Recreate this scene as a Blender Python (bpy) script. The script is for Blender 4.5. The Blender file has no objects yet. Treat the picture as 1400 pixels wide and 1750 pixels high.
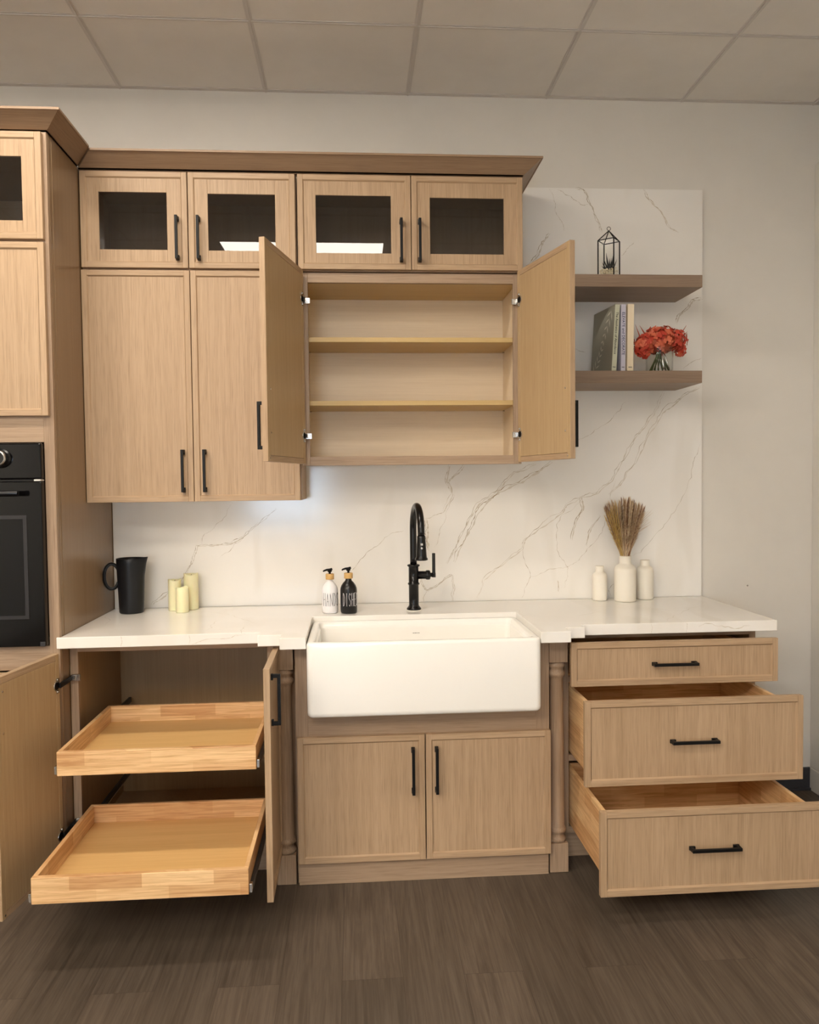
import bpy, bmesh, math, random
from mathutils import Vector, Matrix
R = math.radians
random.seed(7)
scene = bpy.context.scene
COL = scene.collection

# ---------------------------------------------------------------- camera, world, light, exposure
CAMROT = ((0.9974982727, 0.0135612585, -0.0693778651),
          (-0.0698329769, 0.0366033039, -0.9968869311),
          (-0.0109795822, 0.9992378548, 0.0374587554))
cd = bpy.data.cameras.new('camera')
cam = bpy.data.objects.new('camera', cd)
COL.objects.link(cam)
cam.matrix_world = Matrix.Translation((0.2342929592, -3.4402847201, 1.4419626113)) @ Matrix(CAMROT).to_4x4()
cd.sensor_fit = 'HORIZONTAL'
cd.sensor_width = 36.0
cd.lens = 36.0 * 1333.3 / 1400.0
cd.clip_start = 0.02
scene.camera = cam
scene.view_settings.view_transform = 'Standard'
scene.view_settings.look = 'None'
scene.view_settings.exposure = 1.02
scene.view_settings.gamma = 1.0
scene.view_settings.use_curve_mapping = False

WORLD_STRENGTH = 9.0
PANEL = {'near': 30.0, 'mid': 10.0, 'left': 22.0, 'far': 10.0}
PANEL_COL = (1.0, 0.90, 0.775)
world = bpy.data.worlds.new('daylight')
scene.world = world
world.use_nodes = True
wn = world.node_tree.nodes
wn['Background'].inputs['Color'].default_value = (0.62, 0.80, 1.0, 1)
wn['Background'].inputs['Strength'].default_value = WORLD_STRENGTH

# ---------------------------------------------------------------- materials
def new_mat(name):
    m = bpy.data.materials.new(name)
    m.use_nodes = True
    nt = m.node_tree
    return m, nt, nt.nodes['Principled BSDF']

def lin(c):
    return tuple((v / 12.92 if v <= 0.04045 else ((v + 0.055) / 1.055) ** 2.4) for v in (x / 255.0 for x in c)) + (1.0,)

def N(nt, kind, **kw):
    n = nt.nodes.new(kind)
    for k, v in kw.items():
        setattr(n, k, v)
    return n

def coords(nt, scale, rnd=True, rot=(0, 0, 0)):
    tc = N(nt, 'ShaderNodeTexCoord')
    mp = N(nt, 'ShaderNodeMapping')
    mp.inputs['Scale'].default_value = scale
    mp.inputs['Rotation'].default_value = rot
    if rnd:
        oi = N(nt, 'ShaderNodeObjectInfo')
        ml = N(nt, 'ShaderNodeMath', operation='MULTIPLY')
        ml.inputs[1].default_value = 37.0
        nt.links.new(oi.outputs['Random'], ml.inputs[0])
        ad = N(nt, 'ShaderNodeVectorMath', operation='ADD')
        nt.links.new(tc.outputs['Object'], ad.inputs[0])
        nt.links.new(ml.outputs[0], ad.inputs[1])
        nt.links.new(ad.outputs[0], mp.inputs['Vector'])
    else:
        nt.links.new(tc.outputs['Object'], mp.inputs['Vector'])
    return mp

def noise(nt, mp, scale, detail=4, rough=0.6, dist=0.0):
    n = N(nt, 'ShaderNodeTexNoise')
    n.inputs['Scale'].default_value = scale
    n.inputs['Detail'].default_value = detail
    n.inputs['Roughness'].default_value = rough
    n.inputs['Distortion'].default_value = dist
    nt.links.new(mp.outputs[0], n.inputs['Vector'])
    return n.outputs['Fac']

def ramp(nt, fac, stops):
    r = N(nt, 'ShaderNodeValToRGB')
    e = r.color_ramp.elements
    while len(e) < len(stops):
        e.new(0.5)
    for i, (p, c) in enumerate(stops):
        e[i].position = p
        e[i].color = c
    nt.links.new(fac, r.inputs['Fac'])
    return r.outputs['Color']

def mixc(nt, fac, a, b, blend='MIX'):
    m = N(nt, 'ShaderNodeMix', data_type='RGBA', blend_type=blend)
    if isinstance(fac, float):
        m.inputs[0].default_value = fac
    else:
        nt.links.new(fac, m.inputs[0])
    for i, v in ((6, a), (7, b)):
        if isinstance(v, tuple):
            m.inputs[i].default_value = v
        else:
            nt.links.new(v, m.inputs[i])
    return m.outputs[2]

def wood(name, light, dark, pore, axis='z', rough=0.42, cathedral=0.0, fine=1.0, coat=0.0):
    """straight grained wood; the grain runs along the given axis of the thing"""
    m, nt, b = new_mat(name)
    L = {'x': 0, 'y': 1, 'z': 2}[axis]
    def sc(l, c):
        v = [c, c, c]; v[L] = l
        return tuple(v)
    broad = noise(nt, coords(nt, sc(0.5, 9)), 1.0, 3, 0.5, cathedral)
    mid = noise(nt, coords(nt, sc(1.6, 85)), 1.0, 4, 0.65, cathedral * 0.6)
    fn = noise(nt, coords(nt, sc(9, 420)), 1.0, 2, 0.6)
    c1 = ramp(nt, broad, [(0.25, lin(dark)), (0.5, lin(tuple((a + c) / 2 for a, c in zip(light, dark)))), (0.75, lin(light))])
    c2 = ramp(nt, mid, [(0.3, lin(dark)), (0.62, lin(light))])
    c = mixc(nt, 0.55, c1, c2)
    pf = ramp(nt, fn, [(0.3, (1, 1, 1, 1)), (0.5, (0, 0, 0, 1))])
    pm = N(nt, 'ShaderNodeMath', operation='MULTIPLY')
    pm.inputs[1].default_value = 0.45 * fine
    nt.links.new(pf, pm.inputs[0])
    c = mixc(nt, pm.outputs[0], c, lin(pore))
    nt.links.new(c, b.inputs['Base Color'])
    b.inputs['Roughness'].default_value = rough
    b.inputs['Specular IOR Level'].default_value = 0.35
    b.inputs['Coat Weight'].default_value = coat
    bp = N(nt, 'ShaderNodeBump')
    bp.inputs['Strength'].default_value = 0.12
    bp.inputs['Distance'].default_value = 0.0006
    nt.links.new(mid, bp.inputs['Height'])
    nt.links.new(bp.outputs[0], b.inputs['Normal'])
    return m

OAK_L, OAK_D, OAK_P = (190, 162, 131), (168, 140, 109), (132, 104, 77)
M = {}
M['oak_v'] = wood('oak_veneer_upright', OAK_L, OAK_D, OAK_P, 'z')
M['oak_h'] = wood('oak_veneer_level', OAK_L, OAK_D, OAK_P, 'x')
M['oak_y'] = wood('oak_veneer_deep', OAK_L, OAK_D, OAK_P, 'y')
M['oak_solid_v'] = wood('solid_oak_upright', (180, 155, 130), (144, 118, 94), (108, 84, 64), 'z', 0.45, 2.6)
M['oak_solid_h'] = wood('solid_oak_level', (180, 155, 130), (156, 130, 105), (122, 97, 75), 'x', 0.45, 2.2)
M['crown'] = wood('shaded_crown_oak', (160, 133, 107), (144, 117, 92), (116, 92, 70), 'x', 0.4, 0.4)  # oak darkened: shade of the down-facing slope put into the crown colour
M['crown_y'] = wood('shaded_crown_oak_deep', (160, 133, 107), (144, 117, 92), (116, 92, 70), 'y', 0.4, 0.4)
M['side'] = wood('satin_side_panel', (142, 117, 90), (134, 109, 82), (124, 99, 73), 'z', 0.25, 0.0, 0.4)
M['shelf_oak'] = wood('greyed_oak', (152, 130, 110), (132, 110, 92), (108, 88, 72), 'x', 0.45, 0.5)
M['maple'] = wood('maple_interior', (236, 218, 190), (224, 204, 174), (212, 190, 158), 'x', 0.4, 2.5, 0.3)
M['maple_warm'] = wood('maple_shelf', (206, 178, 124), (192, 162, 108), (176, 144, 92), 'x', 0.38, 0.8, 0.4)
M['base_int'] = wood('base_cabinet_interior', (168, 142, 108), (150, 124, 92), (130, 104, 74), 'z', 0.4, 1.0, 0.3)
M['door_back'] = wood('door_inner_face', (190, 163, 125), (176, 148, 110), (154, 125, 90), 'z', 0.4, 0.0, 0.8)
M['tray_floor'] = wood('tray_plywood', (224, 184, 124), (208, 166, 106), (194, 150, 92), 'x', 0.4, 2.2, 0.3)

def butcher(name):
    m, nt, b = new_mat(name)
    tc = N(nt, 'ShaderNodeTexCoord')
    sp = N(nt, 'ShaderNodeSeparateXYZ')
    nt.links.new(tc.outputs['Object'], sp.inputs[0])
    ad = N(nt, 'ShaderNodeMath', operation='ADD')
    nt.links.new(sp.outputs[0], ad.inputs[0]); nt.links.new(sp.outputs[1], ad.inputs[1])
    oi = N(nt, 'ShaderNodeObjectInfo')
    m2 = N(nt, 'ShaderNodeMath', operation='MULTIPLY_ADD')
    m2.inputs[1].default_value = 3.1
    nt.links.new(oi.outputs['Random'], m2.inputs[0]); nt.links.new(ad.outputs[0], m2.inputs[2])
    cb = N(nt, 'ShaderNodeCombineXYZ')
    nt.links.new(m2.outputs[0], cb.inputs[0]); nt.links.new(sp.outputs[2], cb.inputs[1])
    br = N(nt, 'ShaderNodeTexBrick')
    br.offset = 0.37; br.offset_frequency = 2
    br.inputs['Scale'].default_value = 1.0
    br.inputs['Mortar Size'].default_value = 0.0
    br.inputs['Brick Width'].default_value = 0.21
    br.inputs['Row Height'].default_value = 0.042
    br.inputs['Bias'].default_value = -0.15
    br.inputs['Color1'].default_value = lin((238, 202, 152))
    br.inputs['Color2'].default_value = lin((206, 158, 108))
    nt.links.new(cb.outputs[0], br.inputs['Vector'])
    mp = coords(nt, (5, 5, 120))
    g = noise(nt, mp, 1.0, 4, 0.6, 1.0)
    gc = ramp(nt, g, [(0.3, lin((205, 180, 150))), (0.6, (1, 1, 1, 1))])
    c = mixc(nt, 0.8, br.outputs['Color'], gc, 'MULTIPLY')
    nt.links.new(c, b.inputs['Base Color'])
    b.inputs['Roughness'].default_value = 0.38
    return m
M['butcher'] = butcher('finger_jointed_rubberwood')
M['drawer_wood'] = butcher('drawer_box_wood')

def plain(name, col, rough=0.5, metal=0.0, spec=0.5, bump=0.0, bscale=200, var=0.0, **kw):
    m, nt, b = new_mat(name)
    mp = coords(nt, (1, 1, 1), rnd=False)
    f = noise(nt, mp, bscale if bump else 14.0, 3)
    if var:
        lo = lin(tuple(max(0, v - var) for v in col)); hi = lin(tuple(min(255, v + var) for v in col))
        nt.links.new(ramp(nt, noise(nt, mp, 5.0, 3), [(0.3, lo), (0.7, hi)]), b.inputs['Base Color'])
    else:
        b.inputs['Base Color'].default_value = lin(col)
    b.inputs['Roughness'].default_value = rough
    b.inputs['Metallic'].default_value = metal
    b.inputs['Specular IOR Level'].default_value = spec
    for k, v in kw.items():
        b.inputs[k.replace('_', ' ')].default_value = v
    if bump:
        bp = N(nt, 'ShaderNodeBump')
        bp.inputs['Strength'].default_value = bump
        bp.inputs['Distance'].default_value = 0.001
        nt.links.new(f, bp.inputs['Height'])
        nt.links.new(bp.outputs[0], b.inputs['Normal'])
    return m

M['wall'] = plain('wall_paint', (226, 221, 212), 0.85, bump=0.08, bscale=260, var=2)
M['ceiling_tile'] = plain('ceiling_tile', (232, 227, 220), 0.95, bump=0.5, bscale=330, var=3)
M['ceiling_bar'] = plain('ceiling_grid_metal', (212, 206, 200), 0.5)
M['black'] = plain('matte_black_metal', (12, 12, 13), 0.45, spec=0.25)
M['black_gloss'] = plain('satin_black_faucet', (8, 8, 10), 0.25, spec=0.4)
M['black_plastic'] = plain('black_stoneware', (19, 21, 25), 0.38, spec=0.35)
M['baseboard'] = plain('dark_rubber_baseboard', (52, 52, 56), 0.6)
M['steel'] = plain('nickel_steel', (205, 203, 200), 0.25, metal=1.0)
M['fireclay'] = plain('white_fireclay', (248, 246, 240), 0.12, spec=0.5, Coat_Weight=0.3)
M['vase_white'] = plain('matte_white_ceramic', (240, 234, 220), 0.6, bump=0.1, bscale=400)
M['candle'] = plain('cream_wax', (238, 231, 188), 0.45, Subsurface_Weight=0.15, var=3)
M['oven_black'] = plain('oven_enamel', (7, 7, 9), 0.10, spec=0.28)
M['oven_glass'] = plain('oven_window_glass', (3, 4, 7), 0.05, spec=0.28)
M['oven_edge'] = plain('oven_trim', (34, 34, 38), 0.25)
M['toe'] = M['oak_solid_h']
M['bottle_white'] = plain('white_bottle', (240, 238, 240), 0.3)
M['bottle_black'] = plain('black_bottle', (12, 12, 14), 0.3)
M['bamboo'] = plain('bamboo_collar', (214, 172, 108), 0.5, var=8)
M['ink_black'] = plain('black_ink', (40, 36, 40), 0.6)
M['ink_white'] = plain('white_ink', (236, 234, 236), 0.5)
M['ink_blue'] = plain('slate_blue_ink', (44, 46, 92), 0.6)
M['ink_green'] = plain('dark_green_ink', (36, 42, 30), 0.6)
M['leaf_print'] = plain('pale_leaf_print', (222, 220, 204), 0.6)
M['book_sage'] = plain('sage_cloth_cover', (166, 164, 148), 0.6, var=3)
M['book_sage_spine'] = plain('pale_sage_spine', (204, 206, 182), 0.6)
M['book_lavender'] = plain('lavender_cover', (202, 200, 214), 0.6)
M['book_cream'] = plain('cream_cover', (238, 222, 192), 0.6)
M['paper'] = plain('book_pages', (236, 230, 214), 0.8)
M['stem_green'] = plain('green_stem', (74, 84, 44), 0.5)
M['petal_a'] = plain('coral_petal', (226, 116, 84), 0.6, Subsurface_Weight=0.1, var=10)
M['petal_b'] = plain('red_petal', (198, 70, 50), 0.6, var=10)
M['petal_c'] = plain('dark_orange_petal', (176, 78, 46), 0.6, var=10)
M['aloe'] = plain('dark_aloe', (24, 26, 26), 0.5)
M['pebble'] = plain('cream_pebble', (226, 214, 186), 0.7, var=14)
M['pampas'] = plain('brown_pampas', (190, 158, 122), 0.9, var=22)
M['pampas_pale'] = plain('pale_pampas', (222, 198, 164), 0.9, var=18)
M['pampas_dark'] = plain('dark_pampas', (146, 108, 80), 0.9, var=18)
M['pampas_gold'] = plain('golden_grass', (206, 172, 98), 0.9, var=14)
M['white_trim'] = plain('white_trim_paint', (224, 220, 212), 0.5)
M['rubber'] = plain('dark_grey_slide', (60, 60, 62), 0.4, metal=0.6)

def quartz():
    m, nt, b = new_mat('white_quartz')
    mp = coords(nt, (1, 1, 1), rnd=False)
    a = noise(nt, mp, 1.3, 3, 0.5, 0.6)
    c = ramp(nt, a, [(0.3, lin((236, 232, 224))), (0.55, lin((244, 241, 235)))])
    # very soft grey clouds that drift beside the veins
    sp = N(nt, 'ShaderNodeMapping'); sp.inputs['Rotation'].default_value = (0, R(-40), 0); sp.inputs['Scale'].default_value = (3.2, 1, 0.8)
    tc = N(nt, 'ShaderNodeTexCoord'); nt.links.new(tc.outputs['Object'], sp.inputs[0])
    cl = noise(nt, sp, 2.0, 2, 0.4, 0.5)
    cf = ramp(nt, cl, [(0.56, (0, 0, 0, 1)), (0.66, (1, 1, 1, 1))])
    mm = N(nt, 'ShaderNodeMath', operation='MULTIPLY'); mm.inputs[1].default_value = 0.22
    nt.links.new(cf, mm.inputs[0])
    c = mixc(nt, mm.outputs[0], c, lin((222, 215, 202)))
    nt.links.new(c, b.inputs['Base Color'])
    b.inputs['Roughness'].default_value = 0.14
    b.inputs['Specular IOR Level'].default_value = 0.5
    return m
M['quartz'] = quartz()
M['vein'] = plain('quartz_vein', (164, 146, 120), 0.2, var=26)
M['vein_soft'] = plain('quartz_soft_vein', (216, 208, 194), 0.2, var=8)

def glass_mat(name, tint, ior=1.45, rough=0.0):
    m = bpy.data.materials.new(name); m.use_nodes = True
    nt = m.node_tree
    nt.nodes.remove(nt.nodes['Principled BSDF'])
    out = nt.nodes['Material Output']
    tr = N(nt, 'ShaderNodeBsdfTransparent'); tr.inputs[0].default_value = tint
    gl = N(nt, 'ShaderNodeBsdfGlossy'); gl.inputs['Roughness'].default_value = rough
    lw = N(nt, 'ShaderNodeLayerWeight'); lw.inputs['Blend'].default_value = 0.5
    pw = N(nt, 'ShaderNodeMath', operation='POWER'); pw.inputs[1].default_value = 4.0
    nt.links.new(lw.outputs['Facing'], pw.inputs[0])
    fr = N(nt, 'ShaderNodeMath', operation='MULTIPLY_ADD'); fr.inputs[1].default_value = 0.75; fr.inputs[2].default_value = ((ior - 1) / (ior + 1)) ** 2
    nt.links.new(pw.outputs[0], fr.inputs[0])
    mx = N(nt, 'ShaderNodeMixShader')
    nt.links.new(fr.outputs[0], mx.inputs[0]); nt.links.new(tr.outputs[0], mx.inputs[1]); nt.links.new(gl.outputs[0], mx.inputs[2])
    nt.links.new(mx.outputs[0], out.inputs[0])
    return m
M['smoked_glass'] = glass_mat('tinted_cabinet_glass', (0.74, 0.74, 0.75, 1), 1.55)
M['clear_glass'] = glass_mat('clear_glass', (0.975, 0.985, 0.98, 1), 1.3)

M['thin_glass'] = glass_mat('thin_terrarium_glass', (0.985, 0.99, 0.985, 1), 1.12, 0.08)

def emis(name, col, s):
    m = bpy.data.materials.new(name); m.use_nodes = True
    nt = m.node_tree
    nt.nodes.remove(nt.nodes['Principled BSDF'])
    e = N(nt, 'ShaderNodeEmission'); e.inputs[0].default_value = tuple(col) + (1,); e.inputs[1].default_value = s
    nt.links.new(e.outputs[0], nt.nodes['Material Output'].inputs[0])
    return m

def floor_mat():
    m, nt, b = new_mat('grey_brown_vinyl_plank')
    tc = N(nt, 'ShaderNodeTexCoord')
    sp = N(nt, 'ShaderNodeSeparateXYZ'); nt.links.new(tc.outputs['Object'], sp.inputs[0])
    cb = N(nt, 'ShaderNodeCombineXYZ')
    nt.links.new(sp.outputs[1], cb.inputs[0]); nt.links.new(sp.outputs[0], cb.inputs[1])
    def brick(c1, c2, mortar, msize):
        br = N(nt, 'ShaderNodeTexBrick')
        br.offset = 0.41; br.offset_frequency = 2
        br.inputs['Scale'].default_value = 1.0
        br.inputs['Brick Width'].default_value = 1.22
        br.inputs['Row Height'].default_value = 0.178
        br.inputs['Mortar Size'].default_value = msize
        br.inputs['Mortar Smooth'].default_value = 0.3
        br.inputs['Color1'].default_value = c1
        br.inputs['Color2'].default_value = c2
        br.inputs['Mortar'].default_value = mortar
        nt.links.new(cb.outputs[0], br.inputs['Vector'])
        return br
    br = brick(lin((104, 92, 81)), lin((89, 79, 69)), lin((74, 65, 57)), 0.0009)
    rb = brick((0, 0, 0, 1), (1, 1, 1, 1), (0.5, 0.5, 0.5, 1), 0.0)
    rs = N(nt, 'ShaderNodeSeparateColor'); nt.links.new(rb.outputs['Color'], rs.inputs[0])
    off = N(nt, 'ShaderNodeVectorMath', operation='SCALE'); off.inputs['Scale'].default_value = 9.0
    nt.links.new(rb.outputs['Color'], off.inputs[0])
    ad = N(nt, 'ShaderNodeVectorMath', operation='ADD')
    nt.links.new(tc.outputs['Object'], ad.inputs[0]); nt.links.new(off.outputs[0], ad.inputs[1])
    def g(scale, sc, det, dist):
        mp = N(nt, 'ShaderNodeMapping'); mp.inputs['Scale'].default_value = scale
        nt.links.new(ad.outputs[0], mp.inputs[0])
        return noise(nt, mp, sc, det, 0.62, dist)
    g1 = g((13, 0.9, 1), 1.0, 5, 3.2)
    g2 = g((120, 4, 1), 1.0, 3, 0.4)
    c = mixc(nt, 0.75, br.outputs['Color'], ramp(nt, g1, [(0.3, lin((188, 185, 181))), (0.5, lin((232, 230, 227))), (0.7, (1, 1, 1, 1))]), 'MULTIPLY')
    c = mixc(nt, 0.6, c, ramp(nt, g2, [(0.35, lin((190, 186, 182))), (0.6, (1, 1, 1, 1))]), 'MULTIPLY')
    nt.links.new(c, b.inputs['Base Color'])
    b.inputs['Roughness'].default_value = 0.42
    b.inputs['Specular IOR Level'].default_value = 0.4
    bp = N(nt, 'ShaderNodeBump'); bp.inputs['Strength'].default_value = 0.25; bp.inputs['Distance'].default_value = 0.0008
    nt.links.new(g1, bp.inputs['Height']); nt.links.new(bp.outputs[0], b.inputs['Normal'])
    return m
M['floor'] = floor_mat()
# ---------------------------------------------------------------- mesh helpers
class MB:
    def __init__(s):
        s.bm = bmesh.new()
    def face(s, vs, mat=0, smooth=False):
        try:
            f = s.bm.faces.new(vs)
        except ValueError:
            return None
        f.material_index = mat; f.smooth = smooth
        return f
    def box(s, x0, x1, y0, y1, z0, z1, mat=0):
        x0, x1 = sorted((x0, x1)); y0, y1 = sorted((y0, y1)); z0, z1 = sorted((z0, z1))
        v = [s.bm.verts.new((x, y, z)) for x in (x0, x1) for y in (y0, y1) for z in (z0, z1)]
        for q in ((0, 1, 3, 2), (4, 6, 7, 5), (0, 4, 5, 1), (2, 3, 7, 6), (0, 2, 6, 4), (1, 5, 7, 3)):
            s.face([v[i] for i in q], mat)
        return s
    def obox(s, c, ax, ay, az, hx, hy, hz, mat=0):
        c = Vector(c); ax, ay, az = Vector(ax), Vector(ay), Vector(az)
        v = [s.bm.verts.new(c + ax * (i * hx) + ay * (j * hy) + az * (k * hz)) for i in (-1, 1) for j in (-1, 1) for k in (-1, 1)]
        for q in ((0, 1, 3, 2), (4, 6, 7, 5), (0, 4, 5, 1), (2, 3, 7, 6), (0, 2, 6, 4), (1, 5, 7, 3)):
            s.face([v[i] for i in q], mat)
        return s
    def prism(s, pts, z0, z1, mat=0):
        """polygon in plan, extruded upwards"""
        a = [s.bm.verts.new((x, y, z0)) for x, y in pts]
        b = [s.bm.verts.new((x, y, z1)) for x, y in pts]
        n = len(pts)
        s.face(list(reversed(a)), mat); s.face(b, mat)
        for i in range(n):
            s.face([a[i], a[(i + 1) % n], b[(i + 1) % n], b[i]], mat)
        return s
    def lathe(s, prof, c=(0, 0, 0), n=32, mat=0, axis='z', cap=(True, True), smooth=True):
        rings = []
        for r, h in prof:
            ring = []
            for i in range(n):
                a = 2 * math.pi * i / n
                p = (r * math.cos(a), r * math.sin(a), h)
                if axis == 'x': p = (h, p[0], p[1])
                if axis == 'y': p = (p[0], h, p[1])
                ring.append(s.bm.verts.new((c[0] + p[0], c[1] + p[1], c[2] + p[2])))
            rings.append(ring)
        for a, b in zip(rings, rings[1:]):
            for i in range(n):
                s.face([a[i], a[(i + 1) % n], b[(i + 1) % n], b[i]], mat, smooth)
        if cap[0]: s.face(list(reversed(rings[0])), mat)
        if cap[1]: s.face(rings[-1], mat)
        return s
    def tube(s, pts, r, n=10, mat=0, smooth=True, closed=False, flat=None):
        pts = [Vector(p) for p in pts]
        rs = r if isinstance(r, (list, tuple)) else [r] * len(pts)
        rings = []
        up = Vector((0, 0, 1))
        prev = None
        m = len(pts)
        for i, p in enumerate(pts):
            if closed:
                t = (pts[(i + 1) % m] - pts[i - 1]).normalized()
            else:
                t = (pts[min(i + 1, m - 1)] - pts[max(i - 1, 0)]).normalized()
            if prev is None:
                a = up if abs(t.dot(up)) < 0.9 else Vector((1, 0, 0))
                u = (a - t * a.dot(t)).normalized()
            else:
                u = (prev - t * prev.dot(t)).normalized()
            prev = u
            w = t.cross(u)
            fl = flat or 1.0
            rings.append([s.bm.verts.new(p + (u * math.cos(2 * math.pi * k / n) + w * math.sin(2 * math.pi * k / n) * fl) * rs[i]) for k in range(n)])
        pr = list(zip(rings, rings[1:]))
        if closed: pr.append((rings[-1], rings[0]))
        for a, b in pr:
            for k in range(n):
                s.face([a[k], a[(k + 1) % n], b[(k + 1) % n], b[k]], mat, smooth)
        if not closed:
            s.face(list(reversed(rings[0])), mat); s.face(rings[-1], mat)
        return s
    def loops(s, loops, mat=0, smooth=True, cap0=True, cap1=True):
        """bridge closed loops of equal length"""
        L = [[s.bm.verts.new(p) for p in lp] for lp in loops]
        n = len(L[0])
        for a, b in zip(L, L[1:]):
            for i in range(n):
                s.face([a[i], a[(i + 1) % n], b[(i + 1) % n], b[i]], mat, smooth)
        if cap0: s.face(list(reversed(L[0])), mat, smooth)
        if cap1: s.face(L[-1], mat, smooth)
        return s
    def build(s, name, mats, parent=None, local=False, loc=None, rotz=0.0, bevel=0.0, seg=2, fix=True):
        """verts are in world space unless local; loc is then the place of the mesh's own origin"""
        if not isinstance(mats, (list, tuple)): mats = [mats]
        me = bpy.data.meshes.new(name)
        o = bpy.data.objects.new(name, me)
        if parent is not None and loc is None and not local:
            off = -wloc(parent)
        elif loc is not None and not local:
            off = -Vector(loc)
        else:
            off = Vector((0, 0, 0))
        for v in s.bm.verts: v.co += off
        if fix: bmesh.ops.recalc_face_normals(s.bm, faces=s.bm.faces)
        s.bm.to_mesh(me); s.bm.free()
        for m in mats: me.materials.append(M[m] if isinstance(m, str) else m)
        COL.objects.link(o)
        if parent is not None: o.parent = parent
        if loc is not None:
            o.location = Vector(loc) - (wloc(parent) if parent is not None and not parent.get('_rot') else Vector((0, 0, 0)))
        o.rotation_euler.z = rotz
        if bevel:
            b = o.modifiers.new('edge', 'BEVEL'); b.width = bevel; b.segments = seg; b.limit_method = 'ANGLE'; b.angle_limit = R(50)
        return o

def wloc(o):
    p = Vector(o.location)
    while o.parent is not None:
        o = o.parent; p = p + Vector(o.location)
    return p

def tag(o, label, cat, group=None):
    o['label'] = label; o['category'] = cat
    if group: o['group'] = group
    return o

def thing(name, label, cat, loc, rotz=0.0, group=None):
    o = bpy.data.objects.new(name, None)
    COL.objects.link(o); o.location = loc; o.rotation_euler.z = rotz
    o.empty_display_size = 0.05
    return tag(o, label, cat, group)

def struct(name, mb, mats, **kw):
    o = mb.build(name, mats, **kw); o['kind'] = 'structure'
    return o

def B(*a):
    return MB().box(*a)

def text_mesh(mb, body, origin, xdir, ydir, size, mat=0, xs=1.0, align='LEFT'):
    """letters laid on a real surface, as thin faces"""
    cu = bpy.data.curves.new('letters', 'FONT')
    cu.body = body; cu.size = size; cu.align_x = align; cu.resolution_u = 3; cu.offset = 0.012 * size
    o = bpy.data.objects.new('letters', cu)
    COL.objects.link(o)
    bpy.context.view_layer.update()
    me = o.to_mesh()
    X, Y, O = Vector(xdir), Vector(ydir), Vector(origin)
    vs = [mb.bm.verts.new(O + X * (v.co.x * xs) + Y * v.co.y) for v in me.vertices]
    for p in me.polygons:
        mb.face([vs[i] for i in p.vertices], mat)
    o.to_mesh_clear()
    bpy.data.objects.remove(o); bpy.data.curves.remove(cu)

# ---------------------------------------------------------------- cabinet pieces
OUT = 0.030
def handle(parent, x, z, L, orient, yf, out=-1, local=True):
    """black bar pull: a square bar on two flared feet; yf is the face it is screwed to"""
    mb = MB()
    hw = 0.0052
    y0, y1 = yf, yf + out * OUT
    def bx(u0, u1, ya, yb, w):
        if orient == 'v': mb.box(x - w, x + w, ya, yb, z + u0, z + u1)
        else: mb.box(x + u0, x + u1, ya, yb, z - w, z + w)
    bx(-L / 2, L / 2, y1, y1 - out * 0.010, hw)
    for e in (-1, 1):
        u0, u1 = sorted((e * L / 2, e * (L / 2 - 0.012)))
        bx(u0, u1, y0, y1 - out * 0.009, hw * 1.05)
        u0, u1 = sorted((e * (L / 2 + 0.001), e * (L / 2 - 0.019)))
        bx(u0, u1, y0, y0 + out * 0.007, hw * 1.25)
    return mb.build('handle', 'black', parent, local=local, bevel=0.0012)

def slim_front(mb, x0, x1, z0, z1, yb, t=0.02, b=0.021, glass=None):
    """slim shaker front, back face at yb, front at yb-t.  slot 0 upright grain, slot 1 level grain"""
    yf = yb - t
    mb.box(x0, x0 + b, yf, yb, z0, z1, 0); mb.box(x1 - b, x1, yf, yb, z0, z1, 0)
    mb.box(x0 + b, x1 - b, yf, yb, z0, z0 + b, 1); mb.box(x0 + b, x1 - b, yf, yb, z1 - b, z1, 1)
    g = 0.0009
    px0, px1, pz0, pz1 = x0 + b + g, x1 - b - g, z0 + b + g, z1 - b - g
    yp, yq = yf + 0.0055, yb - 0.0012
    # a chamfered bead round the panel, on the inner edge of the rim
    c = 0.004
    ring_o = [(x0 + b, yf + 0.0005, z0 + b), (x1 - b, yf + 0.0005, z0 + b), (x1 - b, yf + 0.0005, z1 - b), (x0 + b, yf + 0.0005, z1 - b)]
    ring_i = [(x0 + b + c, yp, z0 + b + c), (x1 - b - c, yp, z0 + b + c), (x1 - b - c, yp, z1 - b - c), (x0 + b + c, yp, z1 - b - c)]
    vo = [mb.bm.verts.new(p) for p in ring_o]; vi = [mb.bm.verts.new(p) for p in ring_i]
    for i in range(4):
        mb.face([vo[i], vo[(i + 1) % 4], vi[(i + 1) % 4], vi[i]], 1 if i % 2 == 0 else 0)
    if glass is None:
        mb.box(px0, px1, yp, yq, pz0, pz1, 0)
    else:
        gx0, gx1, gz0, gz1 = glass
        mb.box(px0, gx0, yp, yq, pz0, pz1, 0); mb.box(gx1, px1, yp, yq, pz0, pz1, 0)
        mb.box(gx0, gx1, yp, yq, pz0, gz0, 0); mb.box(gx0, gx1, yp, yq, gz1, pz1, 0)
    return mb

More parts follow.
